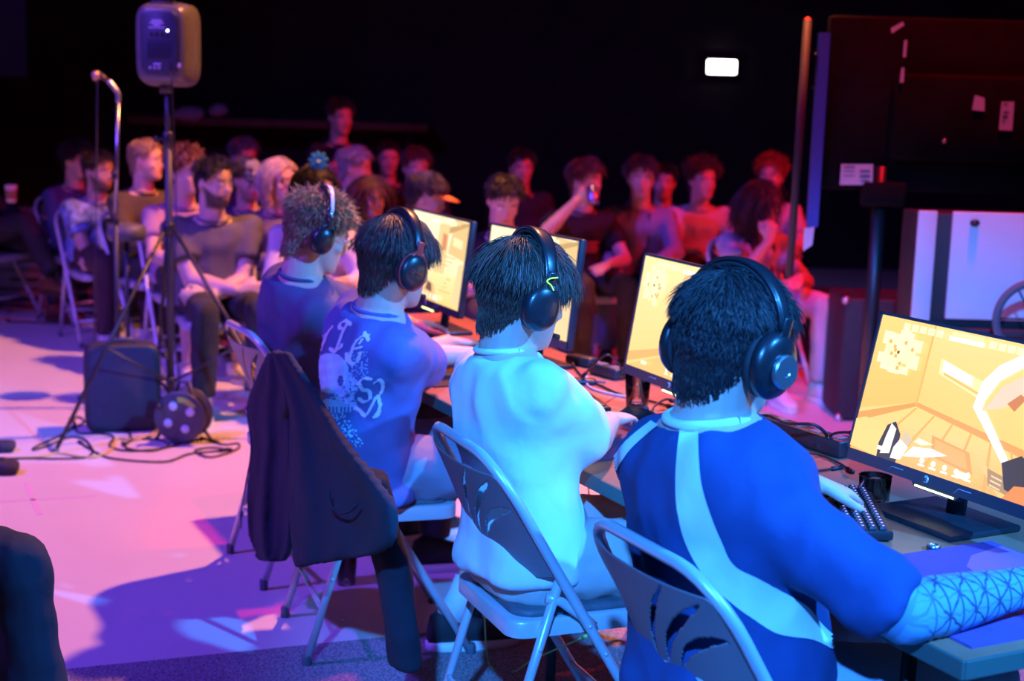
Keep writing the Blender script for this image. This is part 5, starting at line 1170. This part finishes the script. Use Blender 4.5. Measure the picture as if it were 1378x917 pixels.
cable([onz(875, 565, TZ+.005), onz(880, 548, TZ+.03), onz(895, 538, TZ+.04), onz(908, 540, TZ+.03)], 'black cable looping beside the striped jersey')
cable([onz(1012, 562, TZ+.06), onz(1035, 560, TZ+.08), onz(1060, 570, TZ+.07), onz(1095, 572, TZ+.08), onz(1112, 585, TZ+.05), onz(1112, 592, TZ+.02)], 'thick black cable arching over the power strip', r=.0045)
cable([onz(1112, 592, TZ+.03), onz(1122, 584, TZ+.06), onz(1135, 582, TZ+.08), onz(1148, 583, TZ+.10)], 'black cable rising to the large monitor')
for i, (l, t_) in enumerate([([(1010, 575), (1018, 590), (1022, 602), (1040, 614), (1062, 618), (1080, 612)], 'black cable coil beside the striped jersey'), ([(1003, 592), (1030, 592), (1060, 596), (1072, 606), (1070, 618), (1052, 622)], 'thin black cable crossing the red-lit table'), ([(1030, 610), (1070, 609), (1100, 612), (1128, 623), (1145, 634)], 'black cable running under the large monitor'), ([(1020, 580), (1021, 600), (1030, 612)], 'short black cable end on the red-lit table'), ([(1076, 638), (1100, 634), (1128, 630)], 'thin black cable beside the keyboard hand')]): cable(tz(l), t_, r=.003)
cable([W(-2.96, 1.42, .42), onz(655, 878, .05), onz(663, 900, .004+CARZ), onz(690, 905, .004+CARZ), onz(718, 888, .15), W(-2.70, 1.55, .40)], 'thin bright green cord dangling under a chair', mat('green_cord', (.25, .7, .15), .5), .0022)
cable([onz(628, 470, TZ+.02), onz(640, 462, TZ+.05), onz(655, 458, TZ+.06), onz(668, 466, TZ+.03)], 'black cable between the two far monitors')
cable(tz([(790, 640), (795, 700), (788, 730), (776, 748)], .50), 'black headset cord hanging from the white tee', r=.0022)

# ------------------------------------------------------------------ loudspeaker on its tripod
sd = 6.6; base = atd(230, 520, sd); bx, by = base[0], base[1]
top = atd(226, 118, sd); apx = atd(228, 307, sd); TE = tag(empty('speaker_tripod', (bx, by, 0)), 'tall black tripod stand carrying a small loudspeaker', 'stand')
STM = mat('stand_metal', (.05, .055, .07), .5, .4, .1, 10); L_ = lambda P: np.asarray(P)-np.array([bx, by, 0])
g = G(); g.tube([L_((bx, by, .12)), L_((bx, by, apx[2]+.42))], .0175, 14); g.obj('lower_pole', STM, TE); g = G(); g.tube([L_((bx, by, apx[2]+.35)), L_((bx, by, top[2]+.02))], .0130, 14); g.obj('upper_pole', STM, TE)
g = G(); g.lathe([(.018, 0), (.026, .004), (.026, .05), (.018, .056)], (0, 0, apx[2]-.03), n=16); g.obj('hub', BLACKP, TE); g = G(); g.lathe([(.018, 0), (.024, .004), (.024, .07), (.018, .076)], (0, 0, apx[2]+.36), n=16); cl = g.obj('collar', BLACKP, TE); g = G(); g.tube([(0, 0, apx[2]+.40), (-.045, -.02, apx[2]+.40)], .005, 8); g.ell((-.05, -.022, apx[2]+.40), (.012, .012, .016)); g.obj('knob', BLACKP, cl)
f1 = onz(75, 611, 0); fA = L_(f1); rr = np.linalg.norm(fA[:2]); a0 = math.atan2(fA[1], fA[0])
g = G(); g.lathe([(.018, 0), (.024, .004), (.024, .03), (.018, .036)], (0, 0, .22), n=16); g.obj('brace_collar', BLACKP, TE)
for i in range(3):
    a = a0 + i*2*math.pi/3; p = np.array([math.cos(a)*rr, math.sin(a)*rr, .012]); q = np.array([math.cos(a)*.02, math.sin(a)*.02, apx[2]]); g = G(); g.tube([q, p], .0095, 10); lg = g.obj('leg', BLACKP, TE); g = G(); g.ell(p, (.016, .016, .016), None, 10, 7); g.obj('rubber_foot', RUB, lg); m_ = p*.55+q*.45; g = G(); g.tube([m_, (math.cos(a)*.02, math.sin(a)*.02, .24)], .006, 8); g.obj('brace', STM, TE)
sb = atd(228, 117, sd); stp = atd(228, 3, sd); hS = stp[2]-sb[2]; SE = tag(empty('loudspeaker', (bx-.005, by, sb[2]), R(-4)), 'small black loudspeaker seen from behind on its tripod', 'loudspeaker')
SHL = mat('speaker_shell', (.11, .10, .10), .32, 0, .1, 30); wS = .255
g = G(); g.loft([sring((0, y, hS/2), (1, 0, 0), (0, 0, 1), wS/2*k, hS/2*k2, 32, 5) for y, k, k2 in ((.12, .93, .97), (.11, 1.0, 1.0), (.02, 1.0, 1.0), (-.06, .90, .93), (-.085, .80, .86), (-.09, .62, .74))]); g.obj('cabinet', SHL, SE)
g = G(); g.loft([sring((0, y, hS*.52), (1, 0, 0), (0, 0, 1), .083*k, .138*k, 28, 6) for y, k in ((-.085, 1.0), (-.096, 1.0), (-.098, .96))]); pn = g.obj('control_panel', mat('panel_black', (.03, .035, .06), .45), SE)
tx = mat('panel_print', (.55, .58, .75), .6); g = G()
for z, w_, h_ in ((.285, .045, .006), (.275, .060, .005), (.266, .030, .006), (.255, .075, .004), (.098, .035, .006)): g.box((-.008, -.0985, z), (w_, .001, h_))
for x in (-.04, -.02, .0): g.box((x, -.0985, .082), (.008, .001, .010))
g.obj('panel_lettering', tx, pn, False)
for i in range(9): g = G(); g.box((-.048+.012*i, -.100, .165), (.005, .006, .085), None, .001); g.obj('heatsink_fin', mat('fin_black', (.03, .035, .07), .4), pn)
for x, z in ((.035, .228), (.012, .228), (-.012, .228), (-.035, .228)): g = G(); g.lathe([(.007, 0), (.006, .010), (.003, .011)], (x, -.098, z), rotx(math.pi/2), 12); g.obj('dial', BLACKP, pn)
g = G(); g.lathe([(.0045, 0), (.003, .004)], (.040, -.098, .243), rotx(math.pi/2), 10); g.obj('power_light', mat('blue_led', (.5, .6, 1), .3, emit=(.45, .5, 1.0), estr=14), pn)
g = G(); g.box((0, -.02, hS-.006), (.11, .05, .016), None, .006); g.obj('handle', BLACKP, SE)
for x, z in ((-.115, .30), (.115, .30), (-.118, .17), (.118, .17)): g = G(); g.lathe([(.006, 0), (.005, .003)], (x*.96, -.055, z), rotx(math.pi/2), 10); g.obj('screw', BLACKP, SE)
g = G(); g.lathe([(.03, -.03), (.03, .02), (.022, .03)], (0, 0, 0), n=16); g.obj('pole_cup', BLACKP, SE); g = G(); g.box((.085, -.09, .095), (.018, .004, .018)); g.obj('sticker', mat('sticker_white', (.7, .6, .65), .6), SE, False)
sc = to_world(Matrix.Translation(SE.location), (.045, -.10, .09)); cable([sc, sc+np.array([.01, -.02, -.12]), (bx+.045, by-.05, 1.1), (bx+.03, by-.05, .6), (bx+.05, by-.06, .25), (bx+.12, by-.12, .02), (bx+.25, by-.2, .006)], 'black cable hanging down from the loudspeaker', r=.003)
# microphone on its stand
md = 7.05; mb = atd(158, 440, md); mx, my = mb[0], mb[1]; ME = tag(empty('microphone_stand', (mx, my, 0)), 'straight microphone stand with a bent gooseneck top', 'stand'); ML = lambda P: np.asarray(P)-np.array([mx, my, 0]); mt = atd(159, 137, md)
g = G(); g.tube([(0, 0, .02), (0, 0, .95)], .0125, 12); g.obj('lower_pole', STM, ME); g = G(); g.tube([(0, 0, .9), ML(mt)], .0095, 12); g.obj('upper_pole', mat('stand_chrome', (.35, .36, .40), .25, .9), ME)
for px, py in ((158, 236), (157, 297)): p = atd(px, py, md); g = G(); g.lathe([(.012, -.02), (.017, -.016), (.017, .016), (.012, .02)], ML((mx, my, p[2])), n=14); g.obj('clutch', BLACKP, ME)
g = G(); g.tube(spline([ML(atd(px, py, md)) for px, py in ((159, 137), (159, 127), (153, 117), (146, 109))], 5), [.013]*16, 10); g.obj('gooseneck', mat('gooseneck_silver', (.55, .55, .6), .3, .8), ME)
for i in range(3): a = i*2.094+.5; g = G(); g.tube([(0, 0, .10), (math.cos(a)*.28, math.sin(a)*.28, .012)], .009, 8); lg = g.obj('leg', BLACKP, ME); g = G(); g.ell((math.cos(a)*.28, math.sin(a)*.28, .012), (.013, .013, .012), None, 8, 6); g.obj('rubber_foot', RUB, lg)
MI = tag(empty('microphone', atd(137, 103, md)), 'handheld microphone in the stand clip, pointing aside', 'microphone'); q = atd(137, 103, md); a, b, c = [atd(px, py, md)-q for px, py in ((147, 110), (134, 101), (125, 103))]
g = G(); g.tube([a, a*.3+b*.7, b], [.009, .013, .016], 14); g.obj('mic_body', mat('mic_body', (.12, .08, .05), .4, .5), MI); g = G(); g.tube([b, b*.5+c*.5, c], [.020, .024, .020], 16); g.obj('mic_grille', mat('mic_grille', (.55, .35, .22), .45, .6, .3, 300), MI)
cable([atd(131, 108, md), atd(131, 120, md), atd(130, 220, md), atd(129, 330, md), atd(127, 430, md), atd(127, 455, md)-np.array([0, 0, .0]), np.array([mx-.12, my-.1, .006]), np.array([mx+.1, my-.25, .006])], 'thin cable hanging straight from the microphone', mat('cable_olive', (.06, .05, .05), .6), .003)
sp_ = atd(170, 313, 7.3); RS = tag(empty('drum_stool', (sp_[0], sp_[1], 0)), 'round black stool top on a single pole behind the stands', 'stool'); g = G(); g.lathe([(.02, -.045), (.085, -.04), (.10, -.015), (.095, .03), (.06, .045), (.01, .048)], (0, 0, sp_[2]), n=24); g.obj('stool_seat', PADM, RS); g = G(); g.tube([(0, 0, .1), (0, 0, sp_[2]-.04)], .012, 10); g.obj('stool_pole', STM, RS)
for i in range(3): a = i*2.094; g = G(); g.tube([(0, 0, .30), (math.cos(a)*.22, math.sin(a)*.22, .012)], .009, 8); g.obj('stool_leg', BLACKP, RS)
# black case and cable reel
cl_, cr_ = onz(116, 584, 0), onz(216, 580, 0); cc = (cl_+cr_)/2; wC = np.linalg.norm(cr_-cl_)+.01; ty = math.atan2((cr_-cl_)[1], (cr_-cl_)[0]); hC = atd(165, 466, cc[1])[2]; CE = tag(empty('equipment_case', cc, ty), 'upright black case with rounded corners by the tripod', 'case')
g = G(); g.loft([sring((0, y, hC/2), (1, 0, 0), (0, 0, 1), wC/2*k, hC/2*k, 40, 7) for y, k in ((0, .96), (.008, 1.0), (.15, 1.0), (.162, .97))]); g.obj('shell', mat('case_shell', (.03, .03, .045), .55, 0, .15, 30), CE)
g = G(); g.loft([sring((0, y, hC/2), (1, 0, 0), (0, 0, 1), (wC/2-.018)*k, (hC/2-.018)*k, 40, 7) for y, k in ((.0, 1.0), (-.008, 1.0), (-.012, .97))]); g.obj('front_panel', mat('case_cloth', (.035, .04, .075), .9, 0, .1, 40, .2, 300), CE); g = G(); g.tube([(-.06, .08, hC), (-.055, .08, hC+.018), (.055, .08, hC+.018), (.06, .08, hC)], .007, 8); g.obj('carry_handle', RUB, CE)
rc = onz(246, 596, 0); RD = tag(empty('cable_reel', (rc[0], rc[1], 0), R(-6)), 'round cable reel with sockets beside the black case', 'cable reel'); zr = .125; RF_ = rotx(math.pi/2)
g = G(); g.lathe([(.112, 0), (.118, .004), (.118, .012), (.108, .016), (.06, .014), (.02, .014)], (0, -.03, zr), RF_, 32); fl_ = g.obj('front_flange', mat('reel_blue_black', (.05, .055, .09), .4, 0, .1, 20), RD); g = G(); g.lathe([(.118, 0), (.118, .012)], (0, .075, zr), RF_, 32); g.obj('rear_flange', MATS['reel_blue_black'], RD); g = G(); g.lathe([(.075, 0), (.075, .1)], (0, .07, zr), RF_, 24); g.obj('drum', BLACKP, RD)
g = G()
for k in range(5): g.tube([(.082*math.cos(t), -.018+.02*k, zr+.082*math.sin(t)) for t in np.linspace(0, 2*math.pi, 25)], .0075, 7, caps=False)
g.obj('wound_cable', CAB, RD)
for i in range(4): a = i*math.pi/2+.5; g = G(); g.lathe([(.020, 0), (.020, .006), (.016, .008)], (.058*math.cos(a), -.042, zr+.058*math.sin(a)), RF_, 16); g.obj('socket', mat('socket_pale', (.45, .55, .7), .5), fl_)
g = G(); g.loft([np.array([(.095*math.cos(t), y, zr+.095*math.sin(t)) for t in np.linspace(R(35), R(95), 8)]+[(.070*math.cos(t), y, zr+.070*math.sin(t)) for t in np.linspace(R(95), R(35), 8)]) for y in (-.0465, -.048)]); g.obj('label_plate', mat('label_yellow_green', (.32, .42, .08), .6), fl_, False); g = G(); g.lathe([(.012, 0), (.012, .03), (.008, .034)], (-.088, -.044, zr+.05), RF_, 12); g.obj('crank_knob', BLACKP, fl_)
g = G(); g.tube([(-.13, .02, .008), (-.10, .02, .05), (-.02, .02, zr+.15), (.02, .02, zr+.15), (.10, .02, .05), (.13, .02, .008)], .008, 8); g.obj('carry_frame', BLACKP, RD)
K5 = 3.526; fx = lambda l, z=.006: [onz(a/K5, 380+b/K5, z) for a, b in l]
cable(fx([(-40, 838), (0, 834), (100, 833), (200, 825), (280, 812), (400, 830), (470, 825), (530, 790), (555, 742), (640, 748), (720, 725), (765, 660)]) , 'yellow cable winding over the pink floor to the reel', mat('cable_yellow', (.62, .48, .16), .5), .0055)
for l, t_ in (([(0, 838), (160, 836), (260, 838), (400, 832), (440, 800), (400, 745), (330, 735), (240, 770), (165, 795), (170, 780), (280, 730), (350, 690)], 'black cable looping around the tripod foot'), ([(350, 685), (380, 715), (480, 718), (540, 735), (520, 775), (600, 800), (760, 790), (880, 760), (960, 745)], 'black cable bunched below the black case'), ([(960, 740), (1060, 770), (1130, 765), (1120, 795), (1000, 830), (925, 800), (1000, 785), (1090, 795)], 'black cable loops right of the reel'), ([(380, 760), (470, 815), (560, 840), (780, 852), (900, 815), (1060, 800)], 'black cable trailing across the floor in front of the reel'), ([(590, 770), (650, 745), (760, 750), (800, 775), (720, 800), (610, 790), (585, 765)], 'coil of black cable in front of the case'), ([(340, 650), (375, 640), (400, 660), (370, 680), (345, 660)], 'small black cable knot at the case side'), ([(620, 740), (615, 715), (590, 705)], 'black cable end under the black case')): cable(fx(l), t_, r=.0045)
cable([onz(10, 432, .01), onz(60, 434, .01), onz(105, 437, .01)], 'black cable along the edge of the lit floor', r=.006)
for (px, py, lab, h_) in ((4, 604, 'black strap buckle lying on the floor beside the yellow cable', .045), (8, 634, 'black webbing strap coil lying on the floor', .05)):
    P = onz(px, py+4, 0); E = tag(empty('floor_strap', P, R(10)), lab, 'strap'); g = G(); g.loft([sring((0, y, h_/2), (1, 0, 0), (0, 0, 1), .05, h_/2, 16, 4) for y in (-.035, -.028, .028, .035)]); g.obj('strap_roll', mat('webbing', (.03, .03, .05), .8, 0, .3, 80), E); g = G(); g.box((-.06, 0, h_*.5), (.05, .04, h_*.6), None, .006); g.obj('buckle', BLACKP, E)
def tape(pts, label): 
    P = np.array([onz(*p, .0008) for p in pts]); o0 = P.mean(0); E = tag(empty('floor_tape', o0), label, 'tape'); g = G(); g.add(np.concatenate([P-o0, P-o0-np.array([0, 0, .0006])]), [(0, 1, 2, 3), (4, 7, 6, 5), (0, 4, 5, 1), (1, 5, 6, 2), (2, 6, 7, 3), (3, 7, 4, 0)]); g.obj('strip', mat('pink_tape', (.62, .42, .58), .7), E, False)
tape([(32, 650), (38, 650), (58, 693), (49, 693)], 'short pale tape mark across the floor line'); tape([(0, 674.5), (130, 667), (130, 668.5), (0, 676)], 'long thin tape line on the pink floor'); tape([(47, 614), (55, 614), (55, 621), (47, 621)], 'small bright tape square beside the yellow cable')

# ------------------------------------------------------------------ far background
EX = atd(973, 90, 13.85); EX[1] = 13.94; E = tag(empty('exit_light', EX), 'bright white emergency light box on the back wall', 'light'); g = G(); g.box((0, .03, 0), (.32, .06, .17), None, .02); g.obj('housing', BLACKP, E); g = G(); g.box((0, -.005, 0), (.27, .02, .125), None, .03); g.obj('diffuser', mat('exit_glow', (1, 1, 1), .5, emit=(1, .95, .85), estr=9), E)
WD = mat('dark_wood', (.16, .055, .03), .6, 0, .3, 6); a, b = atd(170, 161, 13.4), atd(575, 176, 13.4); E = tag(empty('wall_shelf', ((a[0]+b[0])/2, 13.7, a[2])), 'long dark wooden shelf along the back wall', 'shelf'); g = G(); g.box((0, 0, 0), (b[0]-a[0], .5, .07), None, .008); g.obj('board', WD, E)
for i in range(4): x = -(b[0]-a[0])/2+.2+i*((b[0]-a[0])-.4)/3; g = G(); g.box((x, .15, -.15), (.05, .2, .25)); g.obj('bracket', LEGM, E, False)
def bag(px, py, d, s_, label, seed):
    P = atd(px, py, d); E = tag(empty('cloth_bag', P), label, 'bag'); g = G(); g.ell((0, 0, 0), s_, None, 16, 10); g.ell((s_[0]*.6, 0, s_[2]*.2), (s_[0]*.5, s_[1]*.7, s_[2]*.7), None, 12, 8); me = fuse(g, .02, 1); folds(me, .03, (6, 6, 6), seed); link_mesh('bag_body', me, C_('pale_bag', (.42, .40, .5), .2), E); g = G(); g.tube(spline([(-s_[0]*.4, 0, s_[2]*.7), (0, -.02, s_[2]*1.5), (s_[0]*.4, 0, s_[2]*.7)], 5), .012, 8); g.obj('strap', BLACKP, E)
bag(253, 153, 13.5, (.13, .1, .045), 'pale folded bag on the wooden shelf', 1); bag(293, 151, 13.5, (.06, .08, .05), 'small pale bag with a dark strap on the wooden shelf', 4)
a, b = atd(0, 0, 13.9), atd(36, 106, 13.9); P = (a+b)/2; E = tag(empty('wall_panel', (P[0]-.5, 13.93, P[2]+.4)), 'dull navy panel high on the back wall', 'panel'); g = G(); g.box((0, 0, 0), (1.0+b[0]-a[0], .05, a[2]-b[2]+.8), None, .008); g.obj('panel_face', mat('navy_panel_bluelit', (.06, .12, .40), .7), E); g = G(); g.box((0, -.01, -(a[2]-b[2]+.8)/2), (1.0+b[0]-a[0], .06, .03)); g.obj('frame_edge', BLACKP, E, False)  # panel colour raised to stand in for blue light falling on it
# stacked platform boards at the hall edge
zz = 0.0; pb = atd(52, 400, 10.3)
for i in range(5): h_ = .135; P = (pb[0]-.05, 10.4, zz); E = tag(empty('platform_board', P), ['lowest', 'second', 'middle', 'fourth', 'topmost'][i]+' pale blue board in the stack at the hall edge', 'board', 'stacked platform boards'); g = G(); g.box((0, 0, h_/2), (.62, .5, h_-.012), None, .01); g.obj('board_body', mat('board_bluelit', (.22, .30, .42), .6, 0, .1, 10), E); g = G(); g.box((0, -.252, h_*.5), (.2, .006, .03)); g.obj('hand_slot', BLACKP, E, False); zz += h_  # blue light falling on the boards is put into their colour
# big display on a trolley, its back to the camera, with labels; white cabinet below
DD = 6.1; q0 = atd(1120, 20, DD); q1 = atd(1378, 262, DD); cx0, cx1 = q0[0], q1[0]+.35; TE = tag(empty('display_trolley', ((cx0+cx1)/2, DD, 0)), 'large dark display on a trolley seen from behind, labels on its back', 'display'); TL = lambda P: np.asarray(P)-np.array([(cx0+cx1)/2, DD, 0]); DB = mat('display_back', (.009, .007, .008), .9, 0, .3, 6, spec=.08)
g = G(); g.box(TL(((cx0+cx1)/2, DD+.05, (q0[2]+q1[2])/2)), (cx1-cx0, .07, q0[2]-q1[2]), None, .012); g.obj('rear_shell', DB, TE)
g = G(); g.box(TL(((cx0+cx1)/2, DD-.01, (q0[2]+q1[2])/2-.05)), ((cx1-cx0)*.55, .06, (q0[2]-q1[2])*.5), None, .02); g.obj('rear_hump', DB, TE)
a, b = atd(1087, 27, DD), atd(1062, 372, DD); g = G(); g.tube([TL(a), TL(b)], .017, 12); g.obj('side_post', mat('post_grey', (.03, .03, .035), .6, .1), TE); g = G(); g.ell(TL(a), (.014, .014, .012), None, 10, 7); g.obj('red_cap', mat('red_led', (.6, .02, .02), .4, emit=(1, .05, .02), estr=.6), TE)
a, b = atd(1110, 44, DD), atd(1093, 305, DD); d = b-a; g = G(); g.loft([np.array([TL(p)+np.array([x, y, 0]) for x, y in ((-.022, -.01), (.022, -.01), (.022, .03), (-.022, .03))]) for p in (b, a)]); g.obj('edge_strip', mat('edge_blue_reflection', (.05, .10, .42), .35), TE, False)  # blue reflected along the screen edge is put into the strip's colour
a = [TL(atd(px, py, DD)) for px, py in ((1096, 72), (1100, 74), (1099, 112), (1092, 120))]; g = G(); g.tube(a, .004, 8); g.obj('pull_handle', LEGM, TE)
LBW = mat('label_paper', (.55, .55, .62), .7); LBD = mat('label_ink', (.12, .10, .16), .7)
def labl(pts, ink=()):
    P = [TL(atd(px, py, DD-.047)) for px, py in pts]; g = G(); g.add(P, [(3, 2, 1, 0)]); o = g.obj('label', LBW, TE, False)
    if ink: 
        g = G()
        for pts2 in ink: g.add([TL(atd(px, py, DD-.049)) for px, py in pts2], [(3, 2, 1, 0)])
        g.obj('label_ink', LBD, o, False)
r_ = lambda x0, y0, x1, y1: [(x0, y0), (x1, y0), (x1, y1), (x0, y1)]
labl([(1199, 38), (1215, 29), (1217, 34), (1200, 45)]); labl([(1217, 54), (1221, 54), (1219, 77), (1215, 77)]); labl([(1213, 91), (1217, 91), (1216, 111), (1211, 111)]); labl([(1312, 128), (1325, 132), (1325, 150), (1308, 148)])
labl([(1348, 137), (1365, 137), (1362, 176), (1344, 175)], [r_(1351, 139, 1356, 142), r_(1350, 150, 1358, 153), r_(1349, 155, 1356, 160), r_(1348, 163, 1353, 165)]); labl([(1132, 221), (1175, 221), (1174, 249), (1130, 249)], [r_(1135, 224, 1150, 226), r_(1157, 229, 1171, 232), r_(1157, 236, 1171, 239), r_(1135, 230, 1150, 231), r_(1135, 236, 1150, 237), r_(1158, 243, 1170, 245)])
labl([(1082, 308), (1096, 305), (1093, 330), (1081, 338)])
g = G(); P = TL(atd(1271, 190, DD-.05)); g.ell(P, (.009, .006, .009), None, 8, 6); g.obj('screw_cap', HSIL, TE)
for x in (cx0+.25, cx1-.3): 
    g = G(); g.tube([TL((x, DD+.02, q1[2]+.1)), TL((x, DD+.02, .12))], .03, 12); g.obj('trolley_post', LEGM, TE)
g = G(); g.box(TL(((cx0+cx1)/2, DD+.02, .10)), ((cx1-cx0)*.8, .5, .05), None, .01); g.obj('trolley_base', LEGM, TE)
for x in (cx0+.15, cx1-.2):
    for y in (DD-.2, DD+.24): g = G(); g.lathe([(.04, -.015), (.04, .015)], TL((x, y, .04)), roty(math.pi/2), 16); g.obj('castor', RUB, TE)
a = atd(1190, 262, DD-.05); g = G(); g.box(TL((a[0], DD-.03, a[2])), (.18, .05, .10), None, .01); g.obj('bracket', DB, TE)
# white cabinet
WC = mat('white_laminate', (.62, .62, .66), .5, 0, .04, 5); cdp = 5.75; a, b = atd(1238, 284, cdp), atd(1378, 436, cdp); x0, x1 = a[0], b[0]+.5; WE = tag(empty('white_cabinet', ((x0+x1)/2, cdp, 0)), 'white two-door cabinet on a dark base below the big display', 'cabinet'); WL = lambda P: np.asarray(P)-np.array([(x0+x1)/2, cdp, 0]); z1, z0 = a[2], b[2]
g = G(); g.box(WL(((x0+x1)/2, cdp+.14, (z0+z1)/2-.02)), (x1-x0, .22, z1-z0+.02), None, .006); g.obj('carcass', mat('cabinet_dark', (.02, .02, .025), .6), WE)
e0 = atd(1263, 287, cdp)[0]; e1 = atd(1284, 290, cdp)[0]
g = G(); g.box(WL(((x0+e0)/2, cdp+.018, (z0+z1)/2)), (e0-x0, .02, z1-z0), None, .004); g.obj('side_panel', WC, WE); g = G(); g.box(WL(((e1+x1)/2, cdp+.018, (z0+z1)/2+.005)), (x1-e1, .02, z1-z0-.01), None, .004); dr = g.obj('door', WC, WE); h = atd(1312, 300, cdp); g = G(); g.ell(WL((h[0], cdp, h[2])), (.02, .015, .014), None, 10, 7); g.obj('latch', BLACKP, dr)
g = G(); g.box(WL(((x0+x1)/2, cdp+.12, z0/2-.01)), (x1-x0, .25, z0-.03), None, .006); g.obj('plinth', mat('cabinet_dark', (.02, .02, .025)), WE)
wc = atd(1390, 430, 5.5); E = tag(empty('cart_wheel', (wc[0], 5.5, 0)), 'large black spoked wheel leaning before the white cabinet', 'cart wheel'); rw = .14; zc_ = wc[2]; g = G(); g.tube([(rw*math.cos(t), 0, zc_+rw*math.sin(t)) for t in np.linspace(0, 2*math.pi, 41)], .016, 10, caps=False); g.obj('tyre', RUB, E)
for i in range(6): t = i*math.pi/3; g = G(); g.tube([(0, 0, zc_), (rw*math.cos(t), 0, zc_+rw*math.sin(t))], .004, 6); g.obj('spoke', LEGM, E)
g = G(); g.tube([(0, .0, zc_), (0, .05, zc_*.5), (0, .05, .01)], .012, 8); g.obj('wheel_stand', LEGM, E)
# dark flight case and bottle by the trolley, black boxes between the rows
def flight(px, py, d, s_, label):
    P = atd(px, py, d); E = tag(empty('flight_case', (P[0], d, 0)), label, 'case'); g = G(); g.box((0, 0, s_[2]/2+.01), s_, None, .012); g.obj('case_body', mat('case_black', (.02, .018, .022), .6, 0, .2, 20), E)
    for sx in (-1, 1):
        for z in (.02, s_[2]): g = G(); g.ell((sx*(s_[0]/2-.005), -s_[1]/2+.005, z), (.022, .022, .022), None, 8, 6); g.obj('corner_ball', HSIL, E)
    g = G(); g.box((0, -s_[1]/2-.006, s_[2]*.6), (.09, .012, .05), None, .004); g.obj('catch', LEGM, E)
flight(1190, 420, 7.4, (.5, .4, .62), 'black flight case behind the large screen'); flight(1110, 470, 8.8, (.3, .35, .45), 'small black flight case by the cream trousers')
P = onz(1131, 503, 0); E = tag(empty('water_bottle', P), 'clear water bottle standing on the dark floor', 'bottle'); g = G(); g.lathe([(.030, 0), (.034, .006), (.034, .15), (.028, .175), (.013, .20), (.013, .215)], n=18); g.obj('bottle_body', GL, E); g = G(); g.lathe([(.016, .212), (.016, .232), (.013, .235)], n=16); g.obj('bottle_cap', mat('cap_blue', (.3, .35, .6), .5), E)
